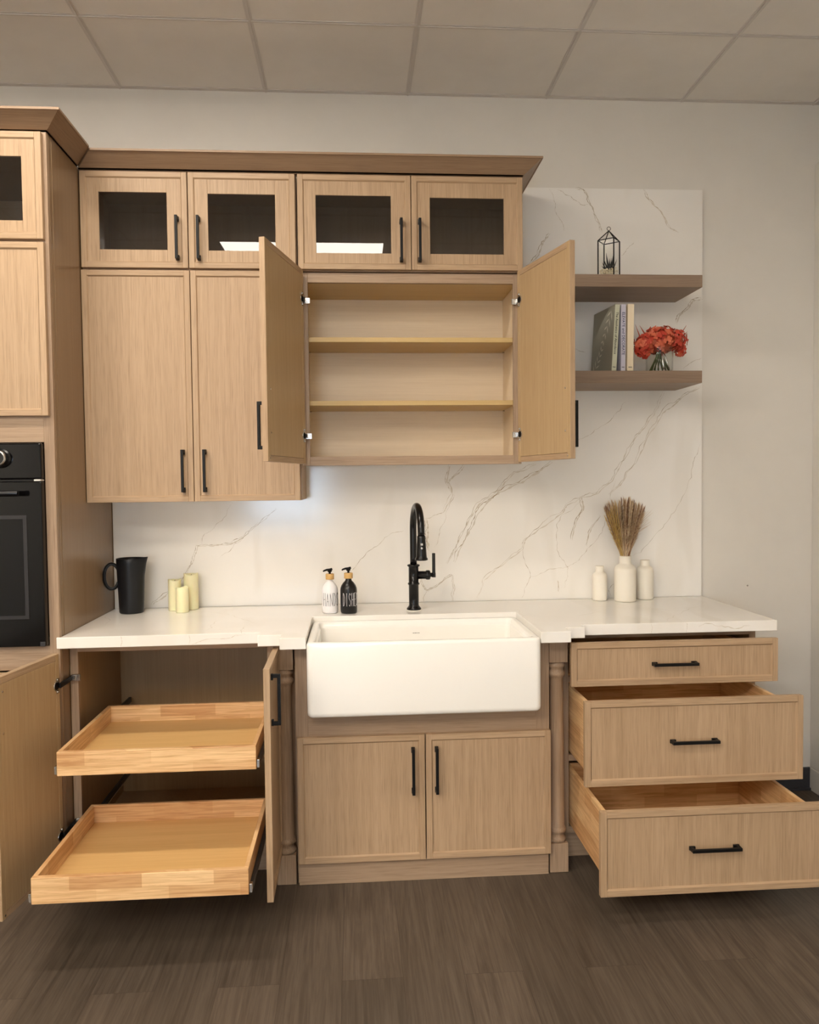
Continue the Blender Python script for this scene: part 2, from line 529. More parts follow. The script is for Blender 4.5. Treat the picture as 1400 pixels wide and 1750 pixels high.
def closed_door(parent, name, x0, x1, z0, z1, yb, hx, hz, L=0.165, glass=None):
    d = slim_front(MB(), x0, x1, z0, z1, yb, glass=glass).build(name, ['oak_v', 'oak_h'], parent, bevel=0.0009, seg=1)
    if glass:
        gx0, gx1, gz0, gz1 = glass
        mb = MB(); tl = 0.0115 * (gz1 - gz0)
        lo = [(gx0 - 0.004, yb - 0.0088), (gx1 + 0.004, yb - 0.0088), (gx1 + 0.004, yb - 0.0058), (gx0 - 0.004, yb - 0.0058)]
        vb = [mb.bm.verts.new((x, y, gz0 - 0.004)) for x, y in lo]; vt = [mb.bm.verts.new((x, y - tl, gz1 + 0.004)) for x, y in lo]
        mb.face(list(reversed(vb))); mb.face(vt)
        for i in range(4): mb.face([vb[i], vb[(i + 1) % 4], vt[(i + 1) % 4], vt[i]])
        mb.build('glass_pane', 'smoked_glass', d)
    if hx is not None:
        w = wloc(parent)
        handle(d, hx - w.x, hz - w.z, L, 'v', yb - 0.02 - w.y)
    return d

def carcass(parent, x0, x1, y0, y1, z0, z1, mat='oak_v', inner='maple', t=0.018, name='carcass', top=True, bottom=True):
    """open fronted box: two sides, top, bottom, back.  slot 0 outside, slot 1 lining"""
    mb = MB()
    e = 0.0015
    for a, b_, s in ((x0, x0 + t, 1), (x1 - t, x1, -1)):
        mb.box(a, b_, y0, y1, z0, z1, 0)
        q = b_ if s == 1 else a
        mb.box(q, q + s * e, y0, y1 - 0.006, z0 + t, z1 - t, 1)
    if bottom:
        mb.box(x0 + t, x1 - t, y0, y1, z0, z0 + t, 0); mb.box(x0 + t + e, x1 - t - e, y0, y1 - 0.006, z0 + t, z0 + t + e, 1)
    if top:
        mb.box(x0 + t, x1 - t, y0, y1, z1 - t, z1, 0); mb.box(x0 + t + e, x1 - t - e, y0, y1 - 0.006, z1 - t - e, z1 - t, 1)
    mb.box(x0 + t, x1 - t, y1 - 0.006, y1, z0 + t, z1 - t, 1)
    return mb.build(name, [mat, inner], parent)

def face_frame(parent, x0, x1, z0, z1, yf, yb, sw, rails, mats=('oak_solid_v', 'oak_solid_h'), sr=None):
    """stiles of width sw and rails given as (z0,z1)"""
    mb = MB()
    sr = sr or sw
    mb.box(x0, x0 + sw, yf, yb, z0, z1, 0); mb.box(x1 - sr, x1, yf, yb, z0, z1, 0)
    for a, b_ in rails: mb.box(x0 + sw, x1 - sr, yf + 0.0004, yb, a, b_, 1)
    return mb.build('face_frame', list(mats), parent, bevel=0.0007, seg=1)

def hinge(parent, x, y, z, s):
    """cup hinge: cup plate on the door back, arm wrapped on the frame.  s=+1 cabinet opening lies to +x"""
    mb = MB()
    # arm on the stile
    mb.box(x - s * 0.004, x + s * 0.026, y - 0.013, y - 0.0005, z - 0.011, z + 0.011)
    mb.box(x + s * 0.002, x + s * 0.020, y - 0.017, y - 0.013, z - 0.007, z + 0.007)
    mb.lathe([(0.0034, 0), (0.0034, 0.003)], (x + s * 0.011, y - 0.0195, z), 10, axis='y')
    # link to the cup
    mb.box(x + s * 0.002, x + s * 0.008, y - 0.046, y - 0.013, z - 0.007, z + 0.007, 1)
    mb.box(x + s * 0.008, x + s * 0.0095, y - 0.040, y - 0.013, z - 0.009, z + 0.009, 0)
    return mb.build('hinge', ['steel', 'black'], parent, bevel=0.0008, seg=1)

def swung_door(parent, pivot, w, h, ang, side, hz, L=0.165, screws=(), cups=(), t=0.02, mats=('oak_v', 'oak_h')):
    """door swung open about pivot; side=+1 its own x runs from hinge to the right, -1 to the left"""
    mb = MB()
    x0, x1 = (0, w) if side > 0 else (-w, 0)
    slim_front(mb, x0, x1, 0, h, 0.0, t)
    b = 0.021
    # inner face seen when open: veneer skin inside the rim
    mb.box(x0 + b + 0.001, x1 - b - 0.001, -0.0012, 0.0002, b + 0.001, h - b - 0.001, 2)
    mb.box(x0 + 0.0006, x0 + b, -0.001, 0.0006, 0.0006, h - 0.0006, 2)
    mb.box(x1 - b, x1 - 0.0006, -0.001, 0.0006, 0.0006, h - 0.0006, 2)
    for sx, sz in screws:
        mb.lathe([(0.0042, 0), (0.0036, 0.0016)], (sx * side, 0.0004, sz), 12, 3, axis='y')
    d = mb.build('door', [mats[0], mats[1], 'door_back', 'steel'], parent, local=True, bevel=0.0008, seg=1)
    d.location = Vector(pivot) - wloc(parent); d.rotation_euler.z = ang
    for cz in cups:
        mb = MB()
        xa, xb = sorted((side * 0.006, side * 0.024))
        mb.box(xa, xb, 0.0008, 0.0026, cz - 0.026, cz + 0.026, 0)
        mb.lathe([(0.0165, 0.0008), (0.0165, 0.0030)], (side * 0.022, 0, cz), 24, 0, axis='y')
        mb.lathe([(0.0130, 0.0030), (0.0130, 0.0034)], (side * 0.022, 0, cz), 24, 1, axis='y')
        for e in (-1, 1): mb.lathe([(0.0042, 0.0026), (0.0040, 0.0052)], (side * 0.015, 0, cz + e * 0.0215), 12, 0, axis='y')
        mb.build('hinge_cup', ['steel', 'black'], d, local=True, bevel=0.0004, seg=1)
    fx = w - 0.036 if side > 0 else -(w - 0.036)
    handle(d, fx, hz, L, 'v', -t)
    return d

# ================================================================ SETTING
CZ = 3.122
XR_WALL = 2.335
struct('floor', B(-3.2, XR_WALL + 0.2, -7.6, 0.15, -0.05, 0.0), 'floor')
struct('wall_back', B(-3.2, XR_WALL + 0.1, 0.0, 0.12, 0.0, CZ + 0.1), 'wall')
struct('wall_left', B(-3.2, -3.08, -7.6, 0.0, 0.0, CZ + 0.1), 'wall')
struct('wall_right', B(XR_WALL + 0.022, XR_WALL + 0.14, -7.6, 0.0, 0.0, CZ + 0.1), 'wall')
# front wall behind the camera, with a daylight window opening
WX0, WX1, WZ0, WZ1 = -1.25, -0.15, 0.85, 1.75
mb = MB()
mb.box(-3.08, WX0, -7.6, -7.48, 0, CZ); mb.box(WX1, XR_WALL + 0.022, -7.6, -7.48, 0, CZ)
mb.box(WX0, WX1, -7.6, -7.48, 0, WZ0); mb.box(WX0, WX1, -7.6, -7.48, WZ1, CZ)
struct('wall_front', mb, 'wall')
mb = MB()
for a, b_, c, d in ((WX0, WX0 + 0.04, WZ0, WZ1), (WX1 - 0.04, WX1, WZ0, WZ1), (WX0 + 0.04, WX1 - 0.04, WZ0, WZ0 + 0.04), (WX0 + 0.04, WX1 - 0.04, WZ1 - 0.04, WZ1)):
    mb.box(a, b_, -7.56, -7.49, c, d)
struct('window_1', mb, 'white_trim')

# suspended ceiling: tiles on a T-bar grid (light openings left clear)
T = 0.6096; GX0 = -0.733; GY0 = -0.513
PANELS = {'near': (0, -1.12, 2), 'mid': (0, -2.95, 2), 'far': (0, -5.39, 2)}
holes = []
def panel_rect(i, k, n=2):
    """n tiles wide light starting at column i in row k (row k spans GY0-T*k .. GY0-T*(k+1))"""
    x0 = GX0 + T * i
    y1 = GY0 - T * k
    return (x0, x0 + n * T, y1 - T, y1)
LIGHTS = [('near', -1, 1), ('mid', 0, 4), ('far', 0, 8), ('left', -4, 6), ('left', -2, 7)]
LIGHTS = [l for l in LIGHTS]
taken = set()
for _, i, k in LIGHTS:
    taken.add((i, k)); taken.add((i + 1, k))
mb = MB()
i0, i1 = -4, 5
for i in range(i0, i1 + 1):
    for k in range(-1, 12):
        x0, x1 = max(GX0 + T * i, -3.08), min(GX0 + T * (i + 1), XR_WALL + 0.022)
        y1, y0 = min(GY0 - T * k, 0.0), max(GY0 - T * (k + 1), -7.48)
        if (i, k) in taken or x1 - x0 < 0.02 or y1 - y0 < 0.02: continue
        mb.box(x0 + 0.008, x1 - 0.008, y0 + 0.008, y1 - 0.008, CZ + 0.002, CZ + 0.018, 0)
bw = 0.0105
for i in range(i0, i1 + 2):
    x = GX0 + T * i
    if -3.05 < x < XR_WALL:
        mb.box(x - bw, x + bw, -7.48, 0.0, CZ, CZ + 0.004, 1)
        mb.box(x - 0.003, x + 0.003, -7.48, 0.0, CZ - 0.0035, CZ, 1)
for k in range(0, 12):
    y = GY0 - T * k
    mb.box(-3.08, XR_WALL + 0.022, y - bw, y + bw, CZ + 0.0005, CZ + 0.0045, 1)
    mb.box(-3.08, XR_WALL + 0.022, y - 0.003, y + 0.003, CZ - 0.003, CZ, 1)
mb.box(-3.08, XR_WALL + 0.022, -0.020, 0.0, CZ - 0.001, CZ + 0.003, 1)
mb.box(-3.2, XR_WALL + 0.2, -7.6, 0.12, CZ + 0.10, CZ + 0.14, 0)
struct('ceiling', mb, ['ceiling_tile', 'ceiling_bar'])

cl_labels = ['rectangular flat ceiling light nearest the middle of the kitchen display',
             'rectangular flat ceiling light reflected in the cabinet glass',
             'rectangular flat ceiling light at the far middle of the room',
             'rectangular flat ceiling light in the left corner of the room',
             'rectangular flat ceiling light behind the camera toward the oven side']
for (kind, i, k), lb in zip(LIGHTS, cl_labels):
    x0, x1, y0, y1 = panel_rect(i, k)
    x0 = max(x0, -3.06); x1 = min(x1, XR_WALL)
    t = thing('ceiling_light', lb, 'ceiling light', ((x0 + x1) / 2, (y0 + y1) / 2, CZ), group='flat ceiling lights in the tile grid')
    mb = MB()
    f = 0.02
    mb.box(x0 + bw, x0 + f, y0 + bw, y1 - bw, CZ + 0.005, CZ + 0.05); mb.box(x1 - f, x1 - bw, y0 + bw, y1 - bw, CZ + 0.005, CZ + 0.05)
    mb.box(x0 + f, x1 - f, y0 + bw, y0 + f, CZ + 0.005, CZ + 0.05); mb.box(x0 + f, x1 - f, y1 - f, y1 - bw, CZ + 0.005, CZ + 0.05)
    mb.box(x0 + bw, x1 - bw, y0 + bw, y1 - bw, CZ + 0.05, CZ + 0.055)
    mb.build('housing', 'white_trim', t)
    if kind == 'near':      # slot diffuser: a slim lit strip in a white plate
        ym = (y0 + y1) / 2
        mb = MB().box(x0 + f, x1 - f, y0 + f, ym - 0.075, CZ + 0.010, CZ + 0.014).box(x0 + f, x1 - f, ym + 0.075, y1 - f, CZ + 0.010, CZ + 0.014)
        mb.build('cover_plate', 'white_trim', t)
        y0, y1 = ym - 0.075 - f, ym + 0.075 + f
    B(x0 + f, x1 - f, y0 + f, y1 - f, CZ + 0.010, CZ + 0.014).build('diffuser', emis('lamp_' + kind, PANEL_COL, PANEL[kind]), t)

# baseboards, corner casing
struct('baseboard_back', B(1.80, XR_WALL - 0.012, -0.012, 0.0, 0.0, 0.104).box(1.80, XR_WALL - 0.012, -0.022, -0.012, 0.0, 0.012), 'baseboard', bevel=0.002)
struct('baseboard_right', B(XR_WALL + 0.010, XR_WALL + 0.022, -7.4, -0.13, 0.0, 0.104), 'baseboard', bevel=0.002)
mb = MB().box(XR_WALL - 0.010, XR_WALL + 0.022, -0.125, -0.001, 0.104, 2.86).box(XR_WALL - 0.016, XR_WALL + 0.022, -0.13, -0.001, 0.0, 0.104)
struct('trim_1', mb, 'white_trim', bevel=0.003)
tag(MB().lathe([(0.004, 0), (0.003, 0.003)], (2.02, -0.003, 0.955), 8, axis='y').build('wall_anchor', 'steel', loc=(2.02, 0, 0.955)), 'tiny metal screw left in the bare wall above the countertop end', 'screw')

# ================================================================ BACKSPLASH, COUNTERTOP
VEINS = [(1.3, [(-0.109, 1.339), (-0.152, 1.304), (-0.216, 1.254), (-0.262, 1.214), (-0.305, 1.192), (-0.367, 1.185), (-0.454, 1.182), (-0.463, 1.149), (-0.476, 1.111), (-0.499, 1.066), (-0.545, 1.011), (-0.583, 0.981), (-0.641, 0.942), (-0.651, 0.929)]), (0.9, [(-0.178, 1.276), (-0.241, 1.222), (-0.292, 1.184), (-0.356, 1.122)]), (0.7, [(-0.301, 1.357), (-0.365, 1.274), (-0.416, 1.232), (-0.429, 1.186)]), (1, [(0.446, 1.231), (0.381, 1.212), (0.316, 1.161), (0.238, 1.085), (0.207, 1.052)]), (2, [(0.542, 1.284), (0.546, 1.235), (0.543, 1.196), (0.551, 1.144)]), (1, [(0.673, 1.406), (0.633, 1.311), (0.606, 1.221), (0.579, 1.157)]), (1, [(0.633, 1.319), (0.589, 1.299), (0.542, 1.284)]), (1.3, [(0.513, 1.028), (0.526, 0.989), (0.544, 0.966), (0.578, 0.983), (0.625, 1.021), (0.654, 1.036), (0.664, 0.974), (0.655, 0.914)]), (1, [(0.544, 0.966), (0.53, 0.916)]), (2.2, [(1.106, 1.531), (1.042, 1.485), (0.96, 1.439), (0.868, 1.401), (0.81, 1.353), (0.763, 1.291), (0.731, 1.232), (0.691, 1.155), (0.665, 1.091)]), (1.5, [(1.032, 1.522), (0.937, 1.486), (0.879, 1.425), (0.797, 1.366), (0.729, 1.276), (0.694, 1.207), (0.665, 1.142), (0.631, 1.086)]), (1.2, [(0.713, 1.519), (0.684, 1.484), (0.642, 1.448), (0.659, 1.391), (0.617, 1.311)]), (1.4, [(0.648, 1.52), (0.631, 1.448), (0.654, 1.401)]), (1.2, [(1.615, 1.835), (1.59, 1.775), (1.542, 1.708), (1.486, 1.64), (1.419, 1.523), (1.379, 1.445), (1.312, 1.388), (1.245, 1.374), (1.171, 1.338), (1.152, 1.304), (1.046, 1.235), (0.98, 1.184), (0.972, 1.145), (0.887, 1.081), (0.795, 1.01), (0.768, 0.927)]), (1, [(0.98, 1.15), (0.998, 1.058), (1.011, 1.019), (0.984, 0.967), (0.97, 0.923)]), (1, [(1.245, 1.374), (1.152, 1.291), (1.128, 1.2), (1.13, 1.135), (1.165, 1.082), (1.18, 1.016), (1.164, 0.963)]), (1, [(1.011, 1.019), (1.098, 1.051), (1.178, 1.058), (1.231, 1.088), (1.285, 1.153), (1.338, 1.21), (1.365, 1.288), (1.373, 1.367), (1.398, 1.445)]), (1.3, [(1.325, 1.289), (1.272, 1.211), (1.261, 1.153)]), (2, [(1.237, 1.374), (1.245, 1.316), (1.219, 1.277), (1.194, 1.181)]), (1, [(1.788, 1.599), (1.755, 1.52), (1.721, 1.389), (1.675, 1.305), (1.607, 1.219), (1.54, 1.149), (1.478, 1.102)]), (1.5, [(1.132, 0.998), (1.13, 0.951)]), (1, [(1.397, 0.985), (1.367, 0.951), (1.373, 0.919)]), (1.4, [(1.218, 2.727), (1.252, 2.725), (1.27, 2.7), (1.28, 2.662), (1.299, 2.621), (1.325, 2.568), (1.333, 2.54)]), (1, [(1.139, 2.721), (1.176, 2.698), (1.218, 2.676), (1.244, 2.656), (1.28, 2.662)]), (0.8, [(1.103, 2.723), (1.123, 2.682), (1.128, 2.637), (1.149, 2.592), (1.167, 2.541)]), (1.2, [(1.526, 2.729), (1.542, 2.688), (1.584, 2.651), (1.619, 2.605), (1.646, 2.559), (1.68, 2.544)]), (1.8, [(1.099, 2.533), (1.068, 2.494), (1.049, 2.441), (1.015, 2.402), (0.986, 2.379)]), (0.9, [(1.483, 2.496), (1.46, 2.475), (1.425, 2.436)]), (2, [(1.791, 2.251), (1.748, 2.246), (1.729, 2.214), (1.686, 2.181), (1.673, 2.139)]), (0.9, [(1.792, 1.986), (1.757, 1.973), (1.708, 1.939)]), (1.2, [(1.792, 1.861), (1.73, 1.837), (1.682, 1.801), (1.607, 1.744), (1.548, 1.653), (1.486, 1.523), (1.414, 1.424), (1.365, 1.38)]), (1, [(1.446, 1.794), (1.419, 1.753), (1.377, 1.711), (1.286, 1.649), (1.22, 1.624), (1.159, 1.572), (1.095, 1.518)]), (1, [(1.218, 2.027), (1.263, 2.014)]), (0.8, [(0.471, 1.236), (0.511, 1.274), (0.542, 1.284)])]
CVEINS = [(1, [(-0.303, -0.369), (-0.312, -0.493), (-0.316, -0.585)]), (1, [(-0.784, -0.196), (-0.729, -0.338), (-0.721, -0.415)]), (1.2, [(-0.184, -0.509), (-0.183, -0.602), (-0.157, -0.671)]), (1, [(1.366, -0.314), (1.198, -0.379), (1.094, -0.449)]), (1, [(0.465, -0.062), (0.309, -0.168), (0.11, -0.077), (-0.087, -0.113)]), (1, [(1.684, -0.297), (1.495, -0.476), (1.39, -0.618)]), (0.8, [(-0.448, -0.14), (-0.26, -0.267), (-0.142, -0.466)]), (0.8, [(1.569, -0.416), (1.413, -0.321), (1.195, -0.229)]), (0.8, [(0.891, -0.249), (0.879, -0.526), (0.916, -0.652)])]
def ribbon(mb, pts, w, plane, mat, seed, jit=1.0):
    """fine irregular vein lying on a slab face (plane: function (a,b)->xyz)"""
    rg = random.Random(seed)
    P = [Vector(p) for p in pts]
    for _ in range(3):
        Q = [P[0]]
        for a, b in zip(P, P[1:]):
            d = b - a
            n = Vector((-d.y, d.x))
            Q += [(a + b) / 2 + n * rg.uniform(-0.13, 0.13) * jit, b]
        P = Q
    L = [];
    for i, p in enumerate(P):
        d = (P[min(i + 1, len(P) - 1)] - P[max(i - 1, 0)]).normalized()
        n = Vector((-d.y, d.x))
        e = min(1.0, 6.0 * min(i, len(P) - 1 - i) / len(P) + 0.25)
        ww = w * rg.choice((0.35, 0.5, 0.7, 1.0, 1.5)) * e
        L.append((mb.bm.verts.new(plane(*(p + n * ww))), mb.bm.verts.new(plane(*(p - n * ww)))))
    for a, b in zip(L, L[1:]):
        mb.face([a[0], b[0], b[1], a[1]], mat)

mb = MB()
mb.box(-0.803, 1.795, -0.020, -0.0005, 0.9145, 2.728)
for i, (w, pts) in enumerate(VEINS):
    ribbon(mb, pts, 0.00055 * w, lambda a, b: (a, -0.0203, b), 1, i)
    if w >= 1.2:
        ribbon(mb, [(x + 0.006, z - 0.004) for x, z in pts], 0.0016 * w, lambda a, b: (a, -0.02015, b), 2, i + 100, 0.6)
sp = mb.build('backsplash', ['quartz', 'vein', 'vein_soft'], loc=(0.5, -0.01, 0.9145), fix=False)
tag(sp, 'tall white quartz backsplash slab with thin brown veins behind the countertop', 'backsplash')

outline = [(-0.8035, -0.022), (-0.8035, -0.6445), (-0.8145, -0.6445), (-0.8145, -0.652), (-0.113, -0.642), (-0.113, -0.697), (-0.031, -0.697), (-0.031, -0.762),
           (0.0588, -0.762), (0.0588, -0.3348), (0.8787, -0.3348), (0.8787, -0.762), (0.986, -0.762), (0.986, -0.693), (1.056, -0.693), (1.056, -0.645),
           (1.802, -0.645), (1.802, -0.001), (1.797, -0.001), (1.797, -0.022)]
mb = MB()
mb.prism(outline, 0.8745, 0.914)
bmesh.ops.recalc_face_normals(mb.bm, faces=mb.bm.faces)
for i, (w, pts) in enumerate(CVEINS):
    ribbon(mb, pts, 0.0011 * w, lambda a, b: (a, b, 0.91415), 1, i + 40)
# veins and slab seams showing on the front edge
for (x, yf) in ((-0.595, -0.6492), (-0.36, -0.6458), (1.32, -0.6453), (1.452, -0.6453)):
    ribbon(mb, [(x, 0.876), (x + 0.004, 0.895), (x + 0.001, 0.913)], 0.0009, (lambda yy: (lambda a, b: (a, yy - 0.0003, b)))(yf), 1, int(x * 100) % 97)
ribbon(mb, [(-0.35, 0.879), (-0.31, 0.892), (-0.22, 0.897), (-0.17, 0.908)], 0.0008, lambda a, b: (a, -0.6478, b), 1, 61)
ribbon(mb, [(1.50, 0.898), (1.60, 0.893), (1.70, 0.896)], 0.0012, lambda a, b: (a, -0.6453, b), 1, 62)
ct = mb.build('countertop', ['quartz', 'vein_soft'], loc=(0.5, -0.3, 0.8745), bevel=0.0018, seg=2, fix=False)
tag(ct, 'white veined quartz countertop with stepped front corners around the sink', 'countertop')

# ================================================================ TALL OVEN CABINET
TX0, TX1 = -1.62, -0.8055
tc = thing('tall_oven_cabinet', 'tall light oak cabinet housing the black wall oven', 'cabinet', (-1.21, -0.32, 0))
mb = MB()
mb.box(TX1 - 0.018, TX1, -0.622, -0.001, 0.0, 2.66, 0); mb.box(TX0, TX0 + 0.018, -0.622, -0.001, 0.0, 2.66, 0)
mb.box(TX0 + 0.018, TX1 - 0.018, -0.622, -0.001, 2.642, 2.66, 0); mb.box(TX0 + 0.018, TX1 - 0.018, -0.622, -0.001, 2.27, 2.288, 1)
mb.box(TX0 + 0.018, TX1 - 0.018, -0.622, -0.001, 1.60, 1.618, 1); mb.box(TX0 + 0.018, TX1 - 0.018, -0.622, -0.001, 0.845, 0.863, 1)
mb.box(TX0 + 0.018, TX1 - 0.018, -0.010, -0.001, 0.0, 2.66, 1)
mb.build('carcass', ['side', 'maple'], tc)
# applied skin on the end panel, short of the front edge
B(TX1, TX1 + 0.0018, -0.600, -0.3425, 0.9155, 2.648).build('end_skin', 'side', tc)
mb = MB()
mb.box(TX1 - 0.036, TX1 - 0.0005, -0.640, -0.6225, 0.0, 2.66, 0); mb.box(TX0, TX0 + 0.036, -0.640, -0.6225, 0.0, 2.66, 0)
for a, b_ in ((0.0, 0.10), (0.80, 0.884), (1.597, 1.700), (2.268, 2.30), (2.645, 2.66)):
    mb.box(TX0 + 0.036, TX1 - 0.036, -0.6395, -0.6225, a, b_, 1)
mb.build('face_frame', ['oak_solid_v', 'oak_solid_h'], tc, bevel=0.0008, seg=1)
mid = -1.2145
for x0, x1, s in ((-1.612, mid - 0.0015, 1), (mid + 0.0015, -0.8175, -1)):
    hx = x1 - 0.03 if s == 1 else x0 + 0.03
    closed_door(tc, 'glass_door', x0, x1, 2.289, 2.650, -0.6405, hx, 2.40, glass=(x0 + 0.068, x1 - 0.068, 2.352, 2.568))
    closed_door(tc, 'door', x0, x1, 1.687, 2.279, -0.6405, hx, 1.80)
    closed_door(tc, 'door', x0, x1, 0.105, 0.795, -0.6405, hx, 0.68)

ov = thing('wall_oven', 'black built-in wall oven with a round silver-ringed knob', 'oven', (-1.214, -0.64, 0.884))
OX0, OX1 = -1.586, -0.8425
mb = MB().box(OX0 + 0.03, OX1 - 0.03, -0.640, -0.06, 0.900, 1.580)
mb.build('oven_box', 'oven_edge', ov)
B(OX0, OX1, -0.668, -0.6405, 1.468, 1.594).build('control_panel', 'oven_black', ov, bevel=0.006, seg=3)
mb = MB().box(OX0, OX1, -0.672, -0.6405, 0.888, 1.462)
dr = mb.build('oven_door', 'oven_black', ov, bevel=0.005, seg=3)
B(OX0 + 0.055, OX1 - 0.052, -0.6735, -0.672, 0.985, 1.345).build('window_frame', 'oven_edge', dr, bevel=0.0005)
B(OX0 + 0.068, OX1 - 0.065, -0.6745, -0.6735, 0.998, 1.332).build('window', 'oven_glass', dr)
mb = MB().tube([(OX0 + 0.05, -0.715, 1.420), (OX1 - 0.06, -0.715, 1.420)], 0.010, 12)
for x in (OX0 + 0.06, OX1 - 0.07): mb.box(x - 0.012, x + 0.012, -0.715, -0.672, 1.412, 1.428)
mb.build('handle', 'oven_black', dr, bevel=0.001)
for x in (-1.454, -0.974):
    mb = MB().lathe([(0.034, 0), (0.033, -0.006), (0.0, -0.006)], (x, -0.668, 1.541), 32, 1, axis='y')
    mb.lathe([(0.027, -0.006), (0.026, -0.030), (0.022, -0.033)], (x, -0.668, 1.541), 32, 0, axis='y')
    mb.lathe([(0.0215, -0.033), (0.021, -0.0335)], (x, -0.668, 1.541), 32, 1, axis='y')
    mb.build('knob', ['steel', 'black_gloss'], ov)
B(OX1 - 0.024, OX1 - 0.002, -0.6720, -0.6405, 1.4625, 1.4675).build('label_strip', 'white_trim', ov)  # small white label strip above the oven door's corner
B(OX1 - 0.018, OX1 - 0.001, -0.675, -0.672, 0.889, 0.905).build('corner_clip', 'rubber', ov, bevel=0.001)

# ================================================================ UPPER CABINETS
ug = 'glass-front cabinets along the top'
def glass_unit(label, x0, x1, split, doors, loc):
    t = thing('glass_front_cabinet', label, 'cabinet', loc, group=ug)
    carcass(t, x0, x1, -0.302, -0.021, 2.277, 2.648, 'oak_v', 'base_int')
    face_frame(t, x0, x1, 2.277, 2.648, -0.320, -0.3025, 0.03, ((2.277, 2.30), (2.628, 2.648)))
    for dx0, dx1, g, hx in doors:
        closed_door(t, 'glass_door', dx0, dx1, 2.281, 2.646, -0.3205, hx, 2.392, glass=g)
    return t
glass_unit('two-door glass-front oak cabinet beside the tall oven cabinet', -0.8015, 0.0195, -0.394,
           [(-0.799, -0.397, (-0.731, -0.475, 2.351, 2.569), -0.435), (-0.393, 0.016, (-0.319, -0.061, 2.350, 2.567), -0.354)], (-0.39, -0.16, 2.277))
glass_unit('two-door glass-front oak cabinet above the open-doored cabinet', 0.0225, 0.9155, 0.469,
           [(0.026, 0.4675, (0.096, 0.390, 2.345, 2.568), 0.429), (0.4705, 0.913, (0.544, 0.839, 2.345, 2.564), 0.502)], (0.47, -0.16, 2.277))

wc = thing('wall_cabinet', 'closed two-door oak wall cabinet below the glass-front doors', 'cabinet', (-0.39, -0.16, 1.378))
carcass(wc, -0.8015, 0.024, -0.302, -0.021, 1.378, 2.2755, 'oak_v', 'maple')
face_frame(wc, -0.8015, 0.024, 1.378, 2.2755, -0.320, -0.3025, 0.03, ((1.378, 1.41), (2.25, 2.2755)))
closed_door(wc, 'door', -0.804 + 0.002, -0.3935, 1.378, 2.272, -0.3205, -0.431, 1.497)
closed_door(wc, 'door', -0.3905, 0.019, 1.378, 2.272, -0.3205, -0.348, 1.497)

oc = thing('open_wall_cabinet', 'empty oak wall cabinet with both doors swung open and two shelves', 'cabinet', (0.468, -0.16, 1.514))
OX0_, OX1_ = 0.0285, 0.908
carcass(oc, OX0_, OX1_, -0.302, -0.021, 1.520, 2.272, 'oak_v', 'maple', t=0.016)
# warm lining on the underside of the top
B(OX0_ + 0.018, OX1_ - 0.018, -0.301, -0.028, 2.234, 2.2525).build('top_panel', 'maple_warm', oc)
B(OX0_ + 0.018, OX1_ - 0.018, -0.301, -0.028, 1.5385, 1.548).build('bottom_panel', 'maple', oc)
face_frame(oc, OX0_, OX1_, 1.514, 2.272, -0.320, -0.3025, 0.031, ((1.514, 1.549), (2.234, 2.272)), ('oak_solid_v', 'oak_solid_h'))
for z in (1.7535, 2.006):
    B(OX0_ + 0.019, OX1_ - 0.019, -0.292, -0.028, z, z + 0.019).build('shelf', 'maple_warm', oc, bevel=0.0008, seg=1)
for x in (OX0_ + 0.0215, OX1_ - 0.0215):
    for z in (1.7535, 2.006):
        for y in (-0.27, -0.06): MB().lathe([(0.0025, -0.004), (0.0025, 0.004)], (x, y, z - 0.0027), 8, axis='x').build('shelf_pin', 'steel', oc)
scr = [(0.385, 0.25), (0.385, 0.10), (0.402, 0.012)]
swung_door(oc, (0.043, -0.347, 1.520), 0.42, 0.756, R(-104), 1, 0.125, screws=scr, cups=(0.110, 0.640))
swung_door(oc, (0.889, -0.347, 1.520), 0.42, 0.756, R(103.5), -1, 0.125, screws=scr, cups=(0.110, 0.640))
for z in (2.160, 1.630):
    hinge(oc, OX0_ + 0.013, -0.320, z, 1)
    hinge(oc, OX1_ - 0.013, -0.320, z, -1)

# crown mouldings
PROF = [(0.0, 0.0), (0.0, 0.006), (0.004, 0.006), (0.060, 0.047), (0.066, 0.047), (0.066, 0.055), (0.0, 0.055)]
def crown(mb, path, z, mats):
    """path: list of (x,y, dx,dy): profile offset p goes to (x+p*dx, y+p*dy)"""
    rings = [[mb.bm.verts.new((x + p * dx, y + p * dy, z + h)) for p, h in PROF] for x, y, dx, dy in path]
    n = len(PROF)
    for (a, b), m_ in zip(zip(rings, rings[1:]), mats):
        for i in range(n):
            mb.face([a[i], b[i], b[(i + 1) % n], a[(i + 1) % n]], m_)
    mb.face(rings[0], mats[0]); mb.face(list(reversed(rings[-1])), mats[-1])
mb = MB()
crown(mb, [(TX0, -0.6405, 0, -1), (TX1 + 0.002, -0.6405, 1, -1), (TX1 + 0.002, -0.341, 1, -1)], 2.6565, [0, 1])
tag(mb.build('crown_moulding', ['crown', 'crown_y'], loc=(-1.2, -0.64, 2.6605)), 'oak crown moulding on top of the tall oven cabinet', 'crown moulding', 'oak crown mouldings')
mb = MB()
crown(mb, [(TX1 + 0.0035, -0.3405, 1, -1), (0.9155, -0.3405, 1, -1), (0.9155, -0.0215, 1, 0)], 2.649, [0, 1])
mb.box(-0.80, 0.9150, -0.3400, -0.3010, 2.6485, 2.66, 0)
tag(mb.build('crown_moulding', ['crown', 'crown_y'], loc=(0.05, -0.34, 2.649)), 'long oak crown moulding above the four glass-front doors', 'crown moulding', 'oak crown mouldings')

